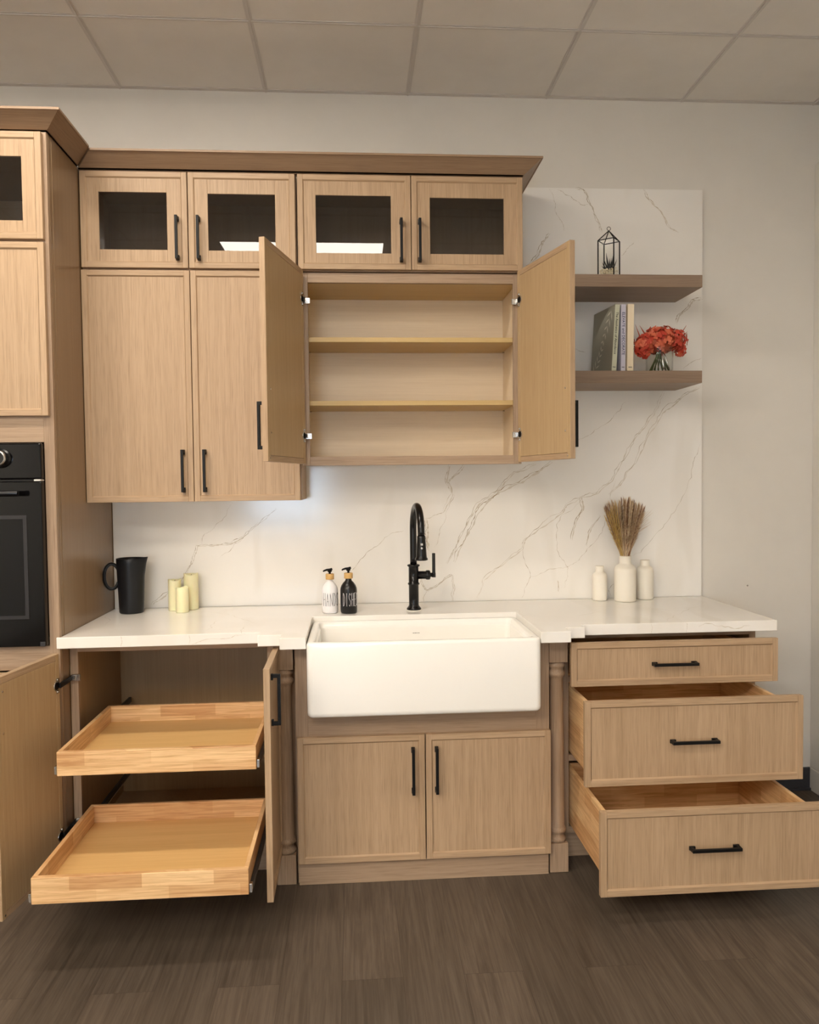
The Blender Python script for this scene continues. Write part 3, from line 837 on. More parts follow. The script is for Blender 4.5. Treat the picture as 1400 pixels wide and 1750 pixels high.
# floating shelves
for z0, z1, lb in ((2.232, 2.282, 'upper floating oak shelf carrying the glass terrarium'), (1.841, 1.8915, 'lower floating oak shelf carrying the books and red flowers')):
    tag(B(0.935, 1.671, -0.293, -0.0208, z0, z1).build('floating_shelf', 'shelf_oak', loc=(1.303, -0.15, z0), bevel=0.0012), lb, 'shelf', 'floating oak shelves')
# ================================================================ BASE CABINETS
def hinge_long(parent, x, y, z, s, reach):
    """hinge whose arm bridges from the face frame out to the swung door"""
    mb = MB()
    mb.box(x - s * 0.004, x + s * 0.024, y - 0.012, y - 0.0005, z - 0.012, z + 0.012)
    mb.box(x - s * 0.002, x + s * 0.012, y - 0.020, y - 0.012, z - 0.009, z + 0.009)
    mb.box(x - s * 0.008, x - s * 0.002, y - reach - 0.01, y - 0.006, z - 0.009, z + 0.009, 1)
    return mb.build('hinge', ['steel', 'black'], parent, bevel=0.0008, seg=1)

bl = thing('pull_out_base_cabinet', 'oak base cabinet with open doors and two pull-out trays', 'cabinet', (-0.436, -0.3, 0))
carcass(bl, -0.8030, -0.0685, -0.5425, -0.021, 0.100, 0.8735, 'oak_v', 'base_int')
face_frame(bl, -0.8030, -0.0685, 0.100, 0.8735, -0.560, -0.5430, 0.028, ((0.100, 0.130), (0.843, 0.8735)))
B(-0.8030, -0.0685, -0.538, -0.524, 0.0, 0.0995).build('toe_kick', 'oak_solid_h', bl)
tag(B(-0.0680, 0.0110, -0.575, -0.562, 0.0, 0.8735).build('filler_panel', 'oak_solid_v', loc=(-0.03, -0.57, 0)), 'narrow oak filler panel behind the left turned post', 'panel')
swung_door(bl, (-0.802, -0.668, 0.115), 0.36, 0.747, R(-99), 1, 0.638, screws=[(0.325, 0.70), (0.325, 0.57), (0.345, 0.735), (0.345, 0.012)], cups=(0.110, 0.637))
swung_door(bl, (-0.064, -0.628, 0.115), 0.358, 0.747, R(90.5), -1, 0.640, cups=(0.110, 0.637))
for z in (0.752, 0.225):
    hinge_long(bl, -0.790, -0.560, z, 1, 0.112)
    hinge_long(bl, -0.078, -0.560, z, -1, 0.075)
def tray(y0, y1, z0, z1):
    x0, x1, t = -0.731, -0.099, 0.014
    mb = MB()
    mb.box(x0, x1, y0, y0 + 0.017, z0, z1, 0); mb.box(x0, x1, y1 - t, y1, z0, z1, 0)
    mb.box(x0, x0 + t, y0 + 0.017, y1 - t, z0, z1, 0); mb.box(x1 - t, x1, y0 + 0.017, y1 - t, z0, z1, 0)
    tr = mb.build('pull_out_tray', ['butcher'], bl, bevel=0.0015)
    B(x0 + t, x1 - t, y0 + 0.017, y1 - t, z0 + 0.008, z0 + 0.016).build('tray_bottom', 'tray_floor', tr)
    for xa, xb in ((x0 - 0.011, x0 - 0.0005), (x1 + 0.0005, x1 + 0.011)):
        mb = MB()
        mb.box(xa, xb, y0 + 0.020, -0.06, z0 + 0.006, z0 + 0.026, 1)
        mb.box(xa + 0.001, xb - 0.001, y0 + 0.004, y0 + 0.020, z0 + 0.004, z0 + 0.030, 0)
        mb.box(xa - 0.002, xb + 0.000, -0.52, -0.05, z0 + 0.002, z0 + 0.0055, 0)
        mb.build('drawer_slide', ['steel', 'rubber'], tr, bevel=0.0008, seg=1)
tray(-0.900, -0.370, 0.514, 0.592)
tray(-1.120, -0.590, 0.215, 0.294)

sb = thing('sink_base_cabinet', 'two-door oak base cabinet under the white farmhouse sink', 'cabinet', (0.471, -0.34, 0))
mb = MB()
mb.box(0.012, 0.030, -0.6475, -0.021, 0.0, 0.8735, 0); mb.box(0.912, 0.930, -0.6475, -0.021, 0.0, 0.8735, 0)
mb.box(0.030, 0.912, -0.6475, -0.021, 0.083, 0.101, 1); mb.box(0.030, 0.912, -0.030, -0.021, 0.101, 0.8735, 1)
mb.build('carcass', ['oak_v', 'base_int'], sb)
mb = MB()
mb.box(0.012, 0.0565, -0.6655, -0.648, 0.083, 0.8735, 0); mb.box(0.8805, 0.930, -0.6655, -0.648, 0.083, 0.8735, 0)
mb.box(0.0565, 0.8805, -0.665, -0.648, 0.083, 0.110, 1); mb.box(0.0565, 0.8805, -0.665, -0.648, 0.520, 0.6345, 1)
mb.build('face_frame', ['oak_solid_v', 'oak_solid_h'], sb, bevel=0.0008, seg=1)
B(0.016, 0.926, -0.666, -0.650, 0.0, 0.0825).build('toe_kick', 'oak_solid_h', sb, bevel=0.0008, seg=1)
closed_door(sb, 'door', 0.017, 0.4715, 0.0845, 0.5395, -0.6660, 0.4290, 0.413)
closed_door(sb, 'door', 0.4755, 0.9305, 0.0845, 0.5395, -0.6660, 0.5135, 0.413)

def rrect(x0, x1, y0, y1, r, z, n=6):
    pts = []
    for cx, cy, a0 in ((x1 - r, y1 - r, 0), (x0 + r, y1 - r, 90), (x0 + r, y0 + r, 180), (x1 - r, y0 + r, 270)):
        for i in range(n + 1):
            a = R(a0 + 90.0 * i / n)
            pts.append((cx + r * math.cos(a), cy + r * math.sin(a), z))
    return pts
def sink_loop(ins, z, r):
    return rrect(0.0600 + ins, 0.8775 - ins, -0.776 + ins, -0.336 - ins, r, z)
sk = thing('farmhouse_sink', 'white fireclay apron-front farmhouse sink', 'sink', (0.469, -0.555, 0.636))
mb = MB()
L = [(0.014, 0.636, 0.012), (0.006, 0.638, 0.018), (0.001, 0.644, 0.022), (0.0, 0.654, 0.022), (0.0, 0.884, 0.022), (0.0012, 0.8905, 0.022), (0.0045, 0.8945, 0.020), (0.009, 0.896, 0.018),
     (0.021, 0.896, 0.02), (0.0255, 0.8945, 0.022), (0.028, 0.889, 0.022), (0.0285, 0.876, 0.022), (0.0325, 0.8745, 0.022), (0.034, 0.870, 0.022), (0.036, 0.700, 0.03), (0.042, 0.682, 0.03), (0.060, 0.674, 0.03)]
mb.loops([sink_loop(*l) for l in L])
mb.build('basin', 'fireclay', sk)
MB().lathe([(0.045, 0.6745), (0.043, 0.677), (0.030, 0.6765), (0.028, 0.675)], (0.469, -0.50, 0), 32).build('drain', 'steel', sk)
mb = MB()
for k, ww in enumerate((.0022, .0014, .0024, .0018, .0022, .0012, .0020, .0024)): mb.box(0.4560 + k * 0.0034, 0.4560 + k * 0.0034 + ww, -0.3738, -0.3732, 0.8450, 0.8475)
mb.build('maker_mark', 'rubber', sk, fix=False)

def post(cx, label):
    t = thing('turned_post', label, 'post', (cx, -0.624, 0), group='turned oak posts flanking the sink cabinet')
    w = 0.0345
    B(cx - w, cx + w, -0.624 - w, -0.624 + w, 0.0, 0.107).build('base_block', 'oak_solid_v', t, bevel=0.0015)
    B(cx - w, cx + w, -0.624 - w, -0.624 + w, 0.780, 0.8735).build('top_block', 'oak_solid_v', t, bevel=0.0015)
    pr = [(0.030, 0.1072), (0.0335, 0.112), (0.0335, 0.120), (0.028, 0.124), (0.0255, 0.130), (0.027, 0.139), (0.0335, 0.145), (0.034, 0.152), (0.031, 0.158), (0.0275, 0.163),
          (0.0275, 0.30), (0.0265, 0.50), (0.0245, 0.716), (0.0275, 0.722), (0.0315, 0.728), (0.0335, 0.735), (0.0305, 0.741), (0.026, 0.746), (0.0255, 0.754), (0.031, 0.760), (0.0335, 0.766), (0.031, 0.772), (0.030, 0.7798)]
    MB().lathe(pr, (cx, -0.624, 0), 36).build('turned_shaft', 'oak_solid_v', t)
post(-0.0290, 'turned oak corner post left of the sink, beside the open tray cabinet')
post(0.9675, 'turned oak corner post right of the sink, beside the drawers')

db = thing('drawer_base_cabinet', 'three-drawer oak base cabinet with all its drawers pulled out', 'cabinet', (1.385, -0.3, 0))
carcass(db, 1.0050, 1.7630, -0.5425, -0.021, 0.100, 0.8735, 'oak_v', 'base_int')
face_frame(db, 1.0050, 1.7630, 0.100, 0.8735, -0.560, -0.5430, 0.026, ((0.100, 0.125), (0.378, 0.402), (0.682, 0.702), (0.846, 0.8735)))
B(1.0050, 1.7450, -0.538, -0.524, 0.0, 0.0995).build('toe_kick', 'oak_solid_h', db)
tag(B(0.9315, 1.0045, -0.588, -0.575, 0.0, 0.8735).build('filler_panel', 'oak_solid_v', loc=(0.968, -0.58, 0)), 'narrow oak filler panel behind the right turned post', 'panel')
def drawer(yf, z0, z1, bz0, bz1, hz, x0=1.0035, x1=1.7755):
    bx0, bx1, t = 1.034, 1.737, 0.014
    ya, yb = yf + 0.0205, yf + 0.0205 + 0.50
    yb = min(yb, -0.06)
    mb = MB()
    mb.box(bx0, bx0 + t, ya, yb, bz0, bz1); mb.box(bx1 - t, bx1, ya, yb, bz0, bz1)
    mb.box(bx0 + t, bx1 - t, ya, ya + t, bz0, bz1); mb.box(bx0 + t, bx1 - t, yb - t, yb, bz0, bz1)
    d = mb.build('drawer', 'drawer_wood', db, bevel=0.0012)
    B(bx0 + t, bx1 - t, ya + t, yb - t, bz0 + 0.010, bz0 + 0.016).build('drawer_bottom', 'tray_floor', d)
    slim_front(MB(), x0, x1, z0, z1, yf + 0.020).build('drawer_front', ['oak_v', 'oak_h'], d, bevel=0.0009, seg=1)
    w = wloc(db)
    handle(d, 1.383 - w.x, hz - w.z, 0.165, 'h', yf - w.y)
drawer(-0.700, 0.699, 0.858, 0.716, 0.812, 0.776)
drawer(-0.865, 0.397, 0.691, 0.415, 0.664, 0.547)
drawer(-1.020, 0.097, 0.376, 0.135, 0.352, 0.248, x0=1.008)

# ================================================================ FAUCET
fx, fy = 0.4715, -0.235
fa = thing('faucet', 'black gooseneck pull-down kitchen faucet with side lever', 'faucet', (fx, fy, 0.9145))
MB().lathe([(0.030, 0.9142), (0.031, 0.9175)], (fx, fy, 0), 36).build('gasket', 'vase_white', fa)
MB().lathe([(0.0300, 0.9176), (0.0300, 0.923), (0.026, 0.928), (0.0225, 0.932), (0.0205, 0.937), (0.0205, 1.020), (0.0235, 1.0215), (0.0245, 1.025), (0.0235, 1.0285), (0.0205, 1.030),
            (0.0205, 1.094), (0.0225, 1.096), (0.0260, 1.0985), (0.0262, 1.1025), (0.0225, 1.105), (0.0150, 1.107)], (fx, fy, 0), 36).build('body', 'black_gloss', fa)
ra, nA = 0.1015, 28
hx, hy = fx + 0.016, fy - 2 * ra
pts = [(fx, fy, 1.105 + 0.0 + i * (1.2515 - 1.105) / 6) for i in range(6)]
for i in range(nA + 1):
    a = math.pi * i / nA
    k = (1 - math.cos(a)) / 2
    pts.append((fx + 0.016 * k, fy - 2 * ra * k, 1.2515 + 0.0965 * math.sin(a)))
pts.append((hx, hy - 0.001, 1.232))
MB().tube(pts, 0.0140, 20).build('spout', 'black_gloss', fa)
sh = MB().lathe([(0.0155, 1.236), (0.0165, 1.234), (0.0168, 1.222), (0.0180, 1.205), (0.0205, 1.160), (0.0215, 1.152), (0.0245, 1.149), (0.0250, 1.143), (0.0190, 1.141)][::-1], (hx, hy - 0.002, 0), 32).build('spray_head', 'black_gloss', fa)
mb = MB()
mb.box(hx - 0.0045, hx + 0.0045, hy - 0.0228, hy - 0.018, 1.200, 1.209); mb.lathe([(0.0045, -0.0235), (0.0040, -0.0255)], (hx, hy, 1.1895), 16, axis='y')
mb.build('spray_button', 'steel', sh, bevel=0.001)
MB().lathe([(0.0165, 0.014), (0.0165, 0.050), (0.0190, 0.052), (0.0200, 0.056), (0.0200, 0.064), (0.0180, 0.068), (0.0090, 0.070), (0.0080, 0.086)], (fx, fy, 1.060), 28, axis='x').build('valve_barrel', 'black_gloss', fa)
mb = MB().lathe([(0.0080, 1.050), (0.0080, 1.066), (0.0068, 1.070), (0.0068, 1.148), (0.0060, 1.150)], (fx + 0.084, fy, 0), 20)
mb.build('lever', 'black_gloss', fa)

# ================================================================ THINGS ON THE COUNTERTOP
ZT = 0.9146
# pitcher
pcx, pcy = -0.700, -0.135
pt = thing('pitcher', 'matte black pitcher standing in the left corner of the countertop', 'pitcher', (pcx, pcy, ZT))
mb = MB(); n = 44
rings = []
prof = [(0.0440, 0.0), (0.0480, 0.003), (0.0490, 0.008), (0.0515, 0.08), (0.0545, 0.15), (0.0565, 0.205), (0.0570, 0.226), (0.0560, 0.2275), (0.0535, 0.226), (0.0525, 0.20), (0.050, 0.10), (0.046, 0.010)]
for r, z in prof:
    ring = []
    for i in range(n):
        a = 2 * math.pi * i / n
        sp_ = max(0.0, math.cos(a)) ** 14 * max(0.0, (z - 0.165) / 0.0615) ** 1.6 * 0.014 if z > 0.165 else 0
        rise = max(0.0, math.cos(a)) ** 10 * 0.004 if z > 0.22 else 0
        ring.append((pcx + (r + sp_) * math.cos(a), pcy + (r + sp_) * math.sin(a), ZT + z + rise))
    rings.append(ring)
mb.loops(rings)
mb.build('jug', 'black_plastic', pt)
ang = R(197)
ux, uy = math.cos(ang), math.sin(ang)
pts = []
for i in range(25):
    a = R(28 + i * 304 / 24)
    d = 0.074 + -0.029 * math.cos(a) * 1.0
    d = 0.0745 + 0.0295 * (-math.cos(a))
    pts.append((pcx + ux * d, pcy + uy * d, ZT + 0.1545 + 0.052 * math.sin(a)))
MB().tube(pts, 0.0062, 12, flat=1.5).build('handle', 'black_plastic', pt)

# candles
def candle(x, y, r, h, label, seed):
    rg = random.Random(seed)
    ph = rg.uniform(0, 6)
    t = thing('candle', label, 'candle', (x, y, ZT), group='cream pillar candles')
    mb = MB(); n = 32; rings = []
    for rr, z, wv in ((0.96, 0, 0), (1, 0.003, 0), (1, h * 0.5, 0), (1, h - 0.004, 1), (0.96, h, 1), (0.86, h - 0.001, 0.8), (0.80, h - 0.008, 0.3), (0.4, h - 0.012, 0), (0.05, h - 0.012, 0)):
        rings.append([(x + r * rr * math.cos(2 * math.pi * i / n), y + r * rr * math.sin(2 * math.pi * i / n), ZT + z + wv * 0.0028 * (math.sin(2 * math.pi * i / n * 2 + ph) + 0.6 * math.sin(2 * math.pi * i / n * 3 + ph * 2))) for i in range(n)])
    mb.loops(rings)
    mb.build('wax', 'candle', t)
    MB().tube([(x, y, ZT + h - 0.013), (x + 0.001, y, ZT + h - 0.006), (x + 0.003, y, ZT + h - 0.003)], 0.0011, 6).build('wick', 'ink_black', t)
candle(-0.532, -0.095, 0.0265, 0.131, 'medium cream pillar candle standing at the left of the three', 1)
candle(-0.489, -0.152, 0.0265, 0.103, 'shortest cream pillar candle standing in front of the other two', 2)
candle(-0.467, -0.075, 0.0300, 0.152, 'tallest cream pillar candle standing at the right rear', 3)

# soap dispensers with hand-lettered words
STROKES = {
    'H': [[(0, 0), (0, 1)], [(1, 0), (1, 1)], [(0, .48), (1, .52)]],
    'A': [[(0, 0), (.5, 1), (1, 0)], [(.2, .35), (.8, .35)]],
    'N': [[(0, 0), (0, 1), (1, 0), (1, 1)]],
    'D': [[(0, 0), (0, 1), (.5, .93), (.95, .65), (.95, .35), (.5, .07), (0, 0)]],
    'S': [[(.95, .85), (.5, 1), (.1, .8), (.2, .58), (.8, .42), (.95, .2), (.5, 0), (.05, .12)]],
    'I': [[(.5, 0), (.5, 1)]],
    'E': [[(1, 1), (0, 1), (0, 0), (1, 0)], [(0, .52), (.8, .52)]],
}
def dispenser(cx, cy, k, body, ink, word, a0, pitch, label, dz):
    t = thing('soap_dispenser', label, 'soap dispenser', (cx, cy, ZT))
    r = 0.0330 * k
    MB().lathe([(r * 0.82, 0), (r * 0.95, 0.002), (r, 0.008), (r, 0.092 * k), (r * 0.97, 0.100 * k), (r * 0.86, 0.110 * k), (r * 0.62, 0.121 * k), (r * 0.40, 0.128 * k), (r * 0.36, 0.133 * k), (r * 0.36, 0.142 * k)], (cx, cy, ZT), 40).build('bottle', body, t)
    zc = ZT + 0.137 * k
    MB().lathe([(r * 0.50, 0), (r * 0.52, 0.001), (r * 0.52, 0.0215), (r * 0.50, 0.0225)], (cx, cy, zc), 28).build('collar', 'bamboo', t)
    zp = zc + 0.0225
    mb = MB().lathe([(0.0045, 0), (0.0045, 0.007 + dz), (0.0088, 0.008 + dz), (0.0092, 0.018 + dz), (0.0085, 0.020 + dz)], (cx, cy, zp), 20)
    zz = zp + 0.0165 + dz
    mb.tube([(cx + 0.010, cy - 0.001, zz + 0.003), (cx, cy - 0.003, zz), (cx - 0.012, cy - 0.008, zz + 0.0005), (cx - 0.022, cy - 0.013, zz - 0.002), (cx - 0.026, cy - 0.015, zz - 0.005)], [0.005, 0.0055, 0.0042, 0.0036, 0.003], 10)
    mb.build('pump', 'black', t)
    mb = MB(); rr = r + 0.00035
    z0, H = ZT + 0.031, 0.053
    for i, ch in enumerate(word):
        for st in STROKES[ch]:
            P = []
            for (u0, v0), (u1, v1) in zip(st, st[1:]):
                for s_ in range(6): P.append((u0 + (u1 - u0) * s_ / 6, v0 + (v1 - v0) * s_ / 6))
            P.append(st[-1])
            pts = []
            for u, v in P:
                a = R(a0) + (i * pitch + u * pitch * 0.62) / r
                pts.append((cx + rr * math.sin(a), cy - rr * math.cos(a), z0 + v * H))
            mb.tube(pts, 0.0007, 6)
    mb.build('lettering', ink, t)
dispenser(0.1270, -0.250, 1.0, 'bottle_white', 'ink_black', 'HANDS', -50, 0.0150, 'white pump bottle lettered HANDS with a bamboo collar', 0.0)
dispenser(0.2030, -0.262, 1.03, 'bottle_black', 'ink_white', 'DISHES', -40, 0.0122, 'black pump bottle lettered DISHES with a bamboo collar', 0.001)

# white ceramic vases
def vase(x, y, r, h, rn, hn, label):
    MBv = MB().lathe([(r * 0.93, 0), (r * 0.99, 0.002), (r, 0.008), (r, h - hn - r * 0.55), (r * 0.97, h - hn - r * 0.42), (r * 0.84, h - hn - r * 0.18), (rn * 1.12, h - hn - 0.001), (rn, h - hn + 0.003), (rn, h - 0.002), (rn * 0.97, h),
                      (rn * 0.82, h - 0.001), (rn * 0.78, h - 0.006), (rn * 0.78, h - hn), (r * 0.8, h - hn - r * 0.6), (r * 0.8, 0.01), (0.002, 0.01)], (x, y, ZT), 40)
    return tag(MBv.build('ceramic_vase', 'vase_white', loc=(x, y, ZT)), label, 'vase', 'white ceramic vases on the countertop')
vase(1.309, -0.070, 0.0325, 0.151, 0.0175, 0.026, 'small white ceramic vase standing left of the vase of dried grass')
vase(1.409, -0.112, 0.0465, 0.198, 0.0255, 0.034, 'largest white ceramic vase, holding the dried grass')
vase(1.517, -0.062, 0.0370, 0.173, 0.0205, 0.026, 'empty white ceramic vase standing right of the vase of dried grass')

pg = thing('dried_grass', 'fan-shaped bunch of brown dried grass in the largest white vase', 'dried grass', (1.409, -0.112, ZT + 0.198))
rg = random.Random(11)
gx, gy, gz = 1.409, -0.112, ZT + 0.150
def plume(mb, tip, m_, spread, nb, rad):
    base = Vector((gx + rg.uniform(-.008, .008), gy + rg.uniform(-.008, .008), gz))
    tip = Vector(tip)
    mid_ = base.lerp(tip, 0.45); mid_.x = gx + (tip.x - gx) * 0.44; mid_.y = gy + (tip.y - gy) * 0.44
    def at(t): return (1 - t) ** 2 * base + 2 * t * (1 - t) * mid_ + t * t * tip
    mb.tube([at(i / 8) for i in range(9)], [0.0012 * (1 - i / 12) for i in range(9)], 5, m_)
    for i in range(nb):
        t = 0.34 + 0.66 * i / nb
        p = at(t); d = (at(min(1, t + 0.03)) - at(t - 0.03)).normalized()
        a = rg.uniform(0, 6.283)
        side = Vector((math.cos(a), math.sin(a), 0)); side = (side - d * side.dot(d)).normalized()
        taper = math.sin(math.pi * min(1, (t - 0.30) / 0.72)) ** 0.6
        q = p + d * rg.uniform(0.006, 0.020) + side * rad * taper * rg.uniform(0.5, 1.6)
        w_ = d.cross(side) * 0.0011
        mb.face([mb.bm.verts.new(p + w_), mb.bm.verts.new(p - w_), mb.bm.verts.new(q)], m_)
mb = MB()
for i in range(64):
    u = -1 + 2 * (i + rg.uniform(-.3, .3)) / 63
    x = gx + u * 0.092 + rg.uniform(-.006, .006)
    z = ZT + 0.446 - 0.045 * u * u + rg.uniform(-0.022, 0.006)
    y = gy + rg.uniform(-0.030, 0.030) * (1 - 0.4 * abs(u))
    plume(mb, (x, y, z), rg.choice((0, 0, 1, 2)), 1, 240, 0.0145)
mb.build('plumes', ['pampas', 'pampas_dark', 'pampas_pale'], pg, fix=False)
mb = MB()
for i in range(7):
    plume(mb, (gx - 0.048 - 0.008 * i + rg.uniform(-.004, .004), gy - 0.028 + rg.uniform(-.008, .008), ZT + 0.43 - 0.010 * i), 0, 1, 120, 0.006)
mb.build('golden_stalks', ['pampas_gold'], pg, fix=False)
mb = MB()
for i in range(16):
    u = rg.uniform(0.75, 1.1)
    tp = Vector((gx + u * 0.105, gy + rg.uniform(-.03, .03), ZT + 0.43 - rg.uniform(0, 0.14)))
    b0 = Vector((gx + 0.02, gy, ZT + 0.24 + rg.uniform(0, 0.05)))
    mb.tube([b0, b0.lerp(tp, .5) + Vector((-.004, 0, .006)), tp], [0.0008, 0.0006, 0.0003], 5)
mb.build('loose_strands', ['pampas'], pg, fix=False)

# ================================================================ THINGS ON THE FLOATING SHELVES
ZU, ZL = 2.2822, 1.8917
# terrarium: square glass lantern turned corner-on
tx, ty = 1.2985, -0.232
te = thing('terrarium', 'black-framed geometric glass terrarium with a dark spiky plant', 'terrarium', (tx, ty, ZU))
hw = 0.0475
# corner-on: corners to the left, right, front and back
cor = [(tx + hw * math.cos(R(6) + k * math.pi / 2), ty + hw * math.sin(R(6) + k * math.pi / 2)) for k in range(4)]
zt_, za = ZU + 0.152, ZU + 0.194
mb = MB()
for i, (x, y) in enumerate(cor):
    x2, y2 = cor[(i + 1) % 4]
    mb.tube([(x, y, ZU + 0.001), (x, y, zt_)], 0.0027, 6)
    mb.tube([(x, y, zt_), (x2, y2, zt_)], 0.0021, 6)
    mb.tube([(x, y, ZU + 0.002), (x2, y2, ZU + 0.002)], 0.0017, 6)
    mb.tube([(x, y, zt_), (tx, ty, za)], 0.0020, 6)
mb.tube([(tx + 0.0075 * math.cos(2 * math.pi * i / 20), ty, za + 0.0085 + 0.0075 * math.sin(2 * math.pi * i / 20)) for i in range(20)], 0.0011, 6, closed=True)
mb.build('frame', 'black', te)
mb = MB()
for i, (x, y) in enumerate(cor):
    x2, y2 = cor[(i + 1) % 4]
    v = [mb.bm.verts.new(p) for p in ((x, y, ZU + 0.003), (x2, y2, ZU + 0.003), (x2, y2, zt_), (x, y, zt_))]
    mb.face(v)
    mb.face([v[3], v[2], mb.bm.verts.new((tx, ty, za))])
mb.build('glass', 'thin_glass', te, fix=False)
rg = random.Random(5)
mb = MB()
for i in range(260):
    a, b_ = rg.uniform(-1, 1), rg.uniform(-1, 1)
    x = tx + (cor[0][0] - tx) * (a + b_) / 2 * 0.88 + (cor[1][0] - tx) * (a - b_) / 2 * 0.88
    y = ty + (cor[0][1] - ty) * (a + b_) / 2 * 0.88 + (cor[1][1] - ty) * (a - b_) / 2 * 0.88
    z = ZU + rg.uniform(0.005, 0.032 + 0.014 * (a + 1) / 2)
    r_ = rg.uniform(0.0022, 0.0042)
    mb.lathe([(0.1 * r_, -r_ * .8), (r_ * .8, -r_ * .45), (r_, 0), (r_ * .8, r_ * .45), (0.1 * r_, r_ * .8)], (x, y, z), 6)
pb = mb.build('pebbles', 'pebble', te, fix=False); pb['kind'] = 'stuff'
mb = MB()
zb = ZU + 0.036
for k, (dx, dy, h, w) in enumerate(((-0.010, 0.002, 0.068, .006), (0.014, -0.004, 0.070, .006), (-0.019, -0.004, 0.042, .005), (-0.023, 0.004, 0.030, .004), (0.026, 0.004, 0.044, .005), (0.009, 0.008, 0.050, .005), (0.004, -0.008, 0.035, .006), (-0.026, -0.002, 0.014, .004), (0.0, 0.0, 0.045, .006))):
    b0 = Vector((tx + 0.004 + dx * 0.25, ty + dy * 0.2, zb - 0.004)); e = Vector((tx + 0.002 + dx * 1.25, ty + dy, zb + h))
    m_ = b0.lerp(e, 0.5) + Vector((dx * 0.22, dy * 0.2, -0.005))
    pts = [((1 - t) ** 2 * b0 + 2 * t * (1 - t) * m_ + t * t * e) for t in [i / 7 for i in range(8)]]
    mb.tube(pts, [w * 0.85 * (1 - (i / 7) ** 1.6) + 0.0002 for i in range(8)], 8, flat=0.6)
mb.build('spiky_plant', 'aloe', te)

# books (spines to the front)
def book(name_label, x, yf, w, d, h, lean, yaw, cover, spine, title, ink, foot):
    t = thing('book', name_label, 'book', (x, yf + d / 2, ZL), group='books on the lower floating shelf')
    lz = Matrix.Translation((x, yf, ZL)) @ Matrix.Rotation(yaw, 4, 'Z') @ Matrix.Rotation(lean, 4, 'Y')
    low = min((lz @ Vector((sx, sy, 0))).z for sx in (-w / 2, w / 2) for sy in (0, d))
    lz = Matrix.Translation((0, 0, ZL - low + 0.0001)) @ lz
    def put(mb):
        for v in mb.bm.verts: v.co = lz @ v.co
        return mb
    c = 0.0022
    mb = MB().box(-w / 2, -w / 2 + c, 0, d, 0, h, 0).box(w / 2 - c, w / 2, 0, d, 0, h, 0)
    put(mb).build('cover', [cover], t, bevel=0.0006, seg=1)
    put(MB().box(-w / 2, w / 2, -0.0024, -0.0001, 0, h)).build('spine', [spine], t, bevel=0.0006, seg=1)
    put(MB().box(-w / 2 + c + .0001, w / 2 - c - .0001, 0.0005, d - 0.005, 0.004, h - 0.004)).build('pages', 'paper', t)
    mb = MB()
    if title:
        s, size, xs = title
        text_mesh(mb, s, (-size * 0.34, -0.0028, h * 0.885), (0, 0, -1), (1, 0, 0), size, 0, xs)
        put(mb).build('title', ink, t, fix=False)
    mb = MB()
    for k in range(4): mb.box(-w * 0.30 + k * w * 0.15, -w * 0.30 + k * w * 0.15 + w * 0.11, -0.0029, -0.0024, 0.0165, 0.0195)
    put(mb).build('publisher_mark', 'ink_black', t)
    return t, lz
t1, l1 = book('sage green book with a leaf-printed cover leaning against the lavender book', 1.3085, -0.262, 0.021, 0.205, 0.276, R(3.6), R(7), 'book_sage', 'book_sage_spine',
     ('The Aesthetics of Abundance', 0.0142, 1.02), 'ink_green', 'HOME')
# pale sprigs printed on the sage cover (its left face)
mb = MB()
def sprig(y0, z0, ang, L_, n_):
    for k in range(n_ + 1):
        t = k / n_
        py, pz = y0 + math.cos(ang) * L_ * t, z0 + math.sin(ang) * L_ * t
        for s_ in (-1, 1):
            a = ang + s_ * 0.7
            l_ = 0.046 * (1 - 0.5 * t); w_ = 0.0042
            dy, dz = math.cos(a), math.sin(a)
            q = [(py, pz), (py + dy * l_ * .5 - dz * w_, pz + dz * l_ * .5 + dy * w_), (py + dy * l_, pz + dz * l_), (py + dy * l_ * .5 + dz * w_, pz + dz * l_ * .5 - dy * w_)]
            if all(0.004 < a_ < 0.200 and 0.004 < b_ < 0.272 for a_, b_ in q):
                mb.face([mb.bm.verts.new((-0.0108, a_, b_)) for a_, b_ in q])
for args in ((0.03, 0.255, R(-60), 0.13, 4), (0.175, 0.010, R(125), 0.11, 4)):
    mb = MB(); sprig(*args)
    for v in mb.bm.verts: v.co = l1 @ v.co
    mb.build('leaf_print', 'leaf_print', t1, fix=False)
book('slim lavender book titled ELEVATE and DECORATE between the green and cream books', 1.3475, -0.262, 0.0195, 0.205, 0.276, R(0.6), R(1.5), 'book_lavender', 'book_lavender', ('ELEVATE and DECORATE', 0.0160, 1.0), 'ink_blue', 'HOME')
book('thick cream book with no title on its spine beside the red flowers', 1.3775, -0.262, 0.0265, 0.205, 0.277, R(0.8), R(1.5), 'book_cream', 'book_cream', None, 'ink_black', 'HOME')

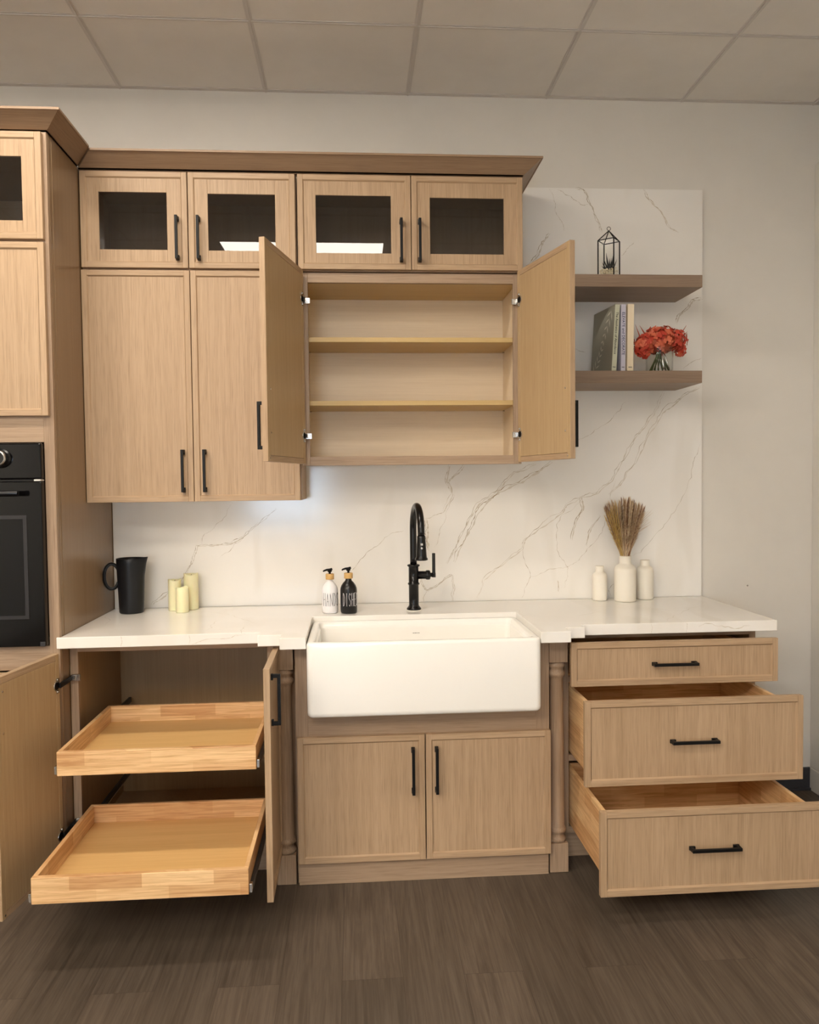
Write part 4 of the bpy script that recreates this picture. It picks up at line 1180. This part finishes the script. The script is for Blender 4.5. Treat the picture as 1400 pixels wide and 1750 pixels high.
# red hydrangea bunch in a clear glass
vx, vy = 1.518, -0.222
gv = thing('glass_vase', 'clear round glass vase holding the red flowers', 'vase', (vx, vy, ZL))
MB().lathe([(0.050, 0.0), (0.054, 0.002), (0.0555, 0.008), (0.056, 0.10), (0.0555, 0.103), (0.0545, 0.103), (0.054, 0.10), (0.053, 0.010), (0.048, 0.006), (0.001, 0.006)], (vx, vy, ZL), 40).build('glass', 'clear_glass', gv)
hf = thing('hydrangea_bunch', 'round bunch of coral red hydrangea flowers in the glass vase', 'flowers', (vx, vy, ZL + 0.01))
rg = random.Random(21)
mb = MB()
for i in range(15):
    a = 2 * math.pi * i / 15
    mb.tube([(vx + 0.040 * math.cos(a), vy + 0.040 * math.sin(a), ZL + 0.009), (vx + 0.012 * math.cos(a + .5), vy + 0.012 * math.sin(a + .5), ZL + 0.070), (vx + 0.014 * math.cos(a + 1), vy + 0.014 * math.sin(a + 1), ZL + 0.13)], 0.0024, 7)
mb.build('stems', 'stem_green', hf)
mb = MB()
mb.tube([(vx + 0.0, vy - 0.046, ZL + 0.010), (vx + 0.002, vy - 0.030, ZL + 0.06), (vx, vy - 0.012, ZL + 0.105)], 0.0045, 8, flat=0.5)
mb.tube([(vx + 0.026, vy - 0.040, ZL + 0.010), (vx + 0.016, vy - 0.030, ZL + 0.06), (vx + .004, vy - 0.012, ZL + 0.10)], 0.003, 8, flat=0.5)
mb.build('foil_ribbon', 'steel', hf)
mb = MB()
def floret(c, nrm, s, m_):
    nrm = Vector(nrm).normalized()
    a = Vector((0, 0, 1)) if abs(nrm.z) < .9 else Vector((1, 0, 0))
    u = nrm.cross(a).normalized(); w = nrm.cross(u)
    ro = rg.uniform(0, 1.57)
    for k in range(4):
        an = ro + k * math.pi / 2
        d = u * math.cos(an) + w * math.sin(an); e = nrm.cross(d)
        cup = rg.uniform(-0.1, 0.45)
        P = [c, c + d * s * .45 - e * s * .48 + nrm * s * cup * .5, c + d * s * .9 - e * s * .36 + nrm * s * cup, c + d * s * 1.02 + nrm * s * cup * .6, c + d * s * .9 + e * s * .36 + nrm * s * cup, c + d * s * .45 + e * s * .48 + nrm * s * cup * .5]
        mid_ = mb.bm.verts.new(c + d * s * .55 + nrm * s * cup * 0.1)
        V = [mb.bm.verts.new(p) for p in P]
        for j in range(6): mb.face([mid_, V[j], V[(j + 1) % 6]], m_, True)
clusters = [((0, 0, 0.137), (0.074, 0.062, 0.052), 200), ((-0.062, -0.01, 0.120), (0.044, 0.042, 0.038), 80), ((0.066, -0.005, 0.135), (0.045, 0.042, 0.042), 80), ((-0.085, -0.01, 0.098), (0.022, 0.025, 0.026), 26), ((0.090, 0, 0.098), (0.018, 0.022, 0.028), 22), ((-0.066, -0.012, 0.082), (0.016, 0.018, 0.022), 16)]
for (ox, oy, oz), (rx, ry, rz), cnt in clusters:
    for i in range(cnt):
        z = 1 - 2 * (i + .5) / cnt; ph = i * 2.39996
        q = math.sqrt(1 - z * z)
        n_ = Vector((q * math.cos(ph), q * math.sin(ph), z))
        k = rg.uniform(0.84, 1.08)
        c = Vector((vx + ox + n_.x * rx * k, vy + oy + n_.y * ry * k, ZL + oz + n_.z * rz * k))
        edge = abs(ox) > 0.05 and rg.random() < .6
        m_ = 1 if edge else rg.choice((0, 0, 0, 1, 2) if n_.z > -0.4 else (1, 2, 0))
        floret(c, n_ + Vector((rg.uniform(-.4, .4), rg.uniform(-.4, .4), rg.uniform(-.4, .4))), rg.uniform(0.010, 0.0145), m_)
mb.build('flower_heads', ['petal_a', 'petal_b', 'petal_c'], hf, fix=False)
for (dx, dz, ex, ez) in ((-0.085, 0.150, -0.106, 0.200), (-0.068, 0.168, -0.088, 0.196), (0.088, 0.155, 0.113, 0.198), (0.095, 0.150, 0.118, 0.172), (0.095, 0.112, 0.112, 0.115), (-0.10, 0.115, -0.118, 0.118)):
    MB().tube([(vx + dx * .6, vy, ZL + 0.13), (vx + dx, vy - 0.004, ZL + dz), (vx + ex, vy - 0.008, ZL + ez)], [0.003, 0.0032, 0.0004], 7, flat=0.4).build('leaf', 'petal_c', hf)
bpy.context.view_layer.update()
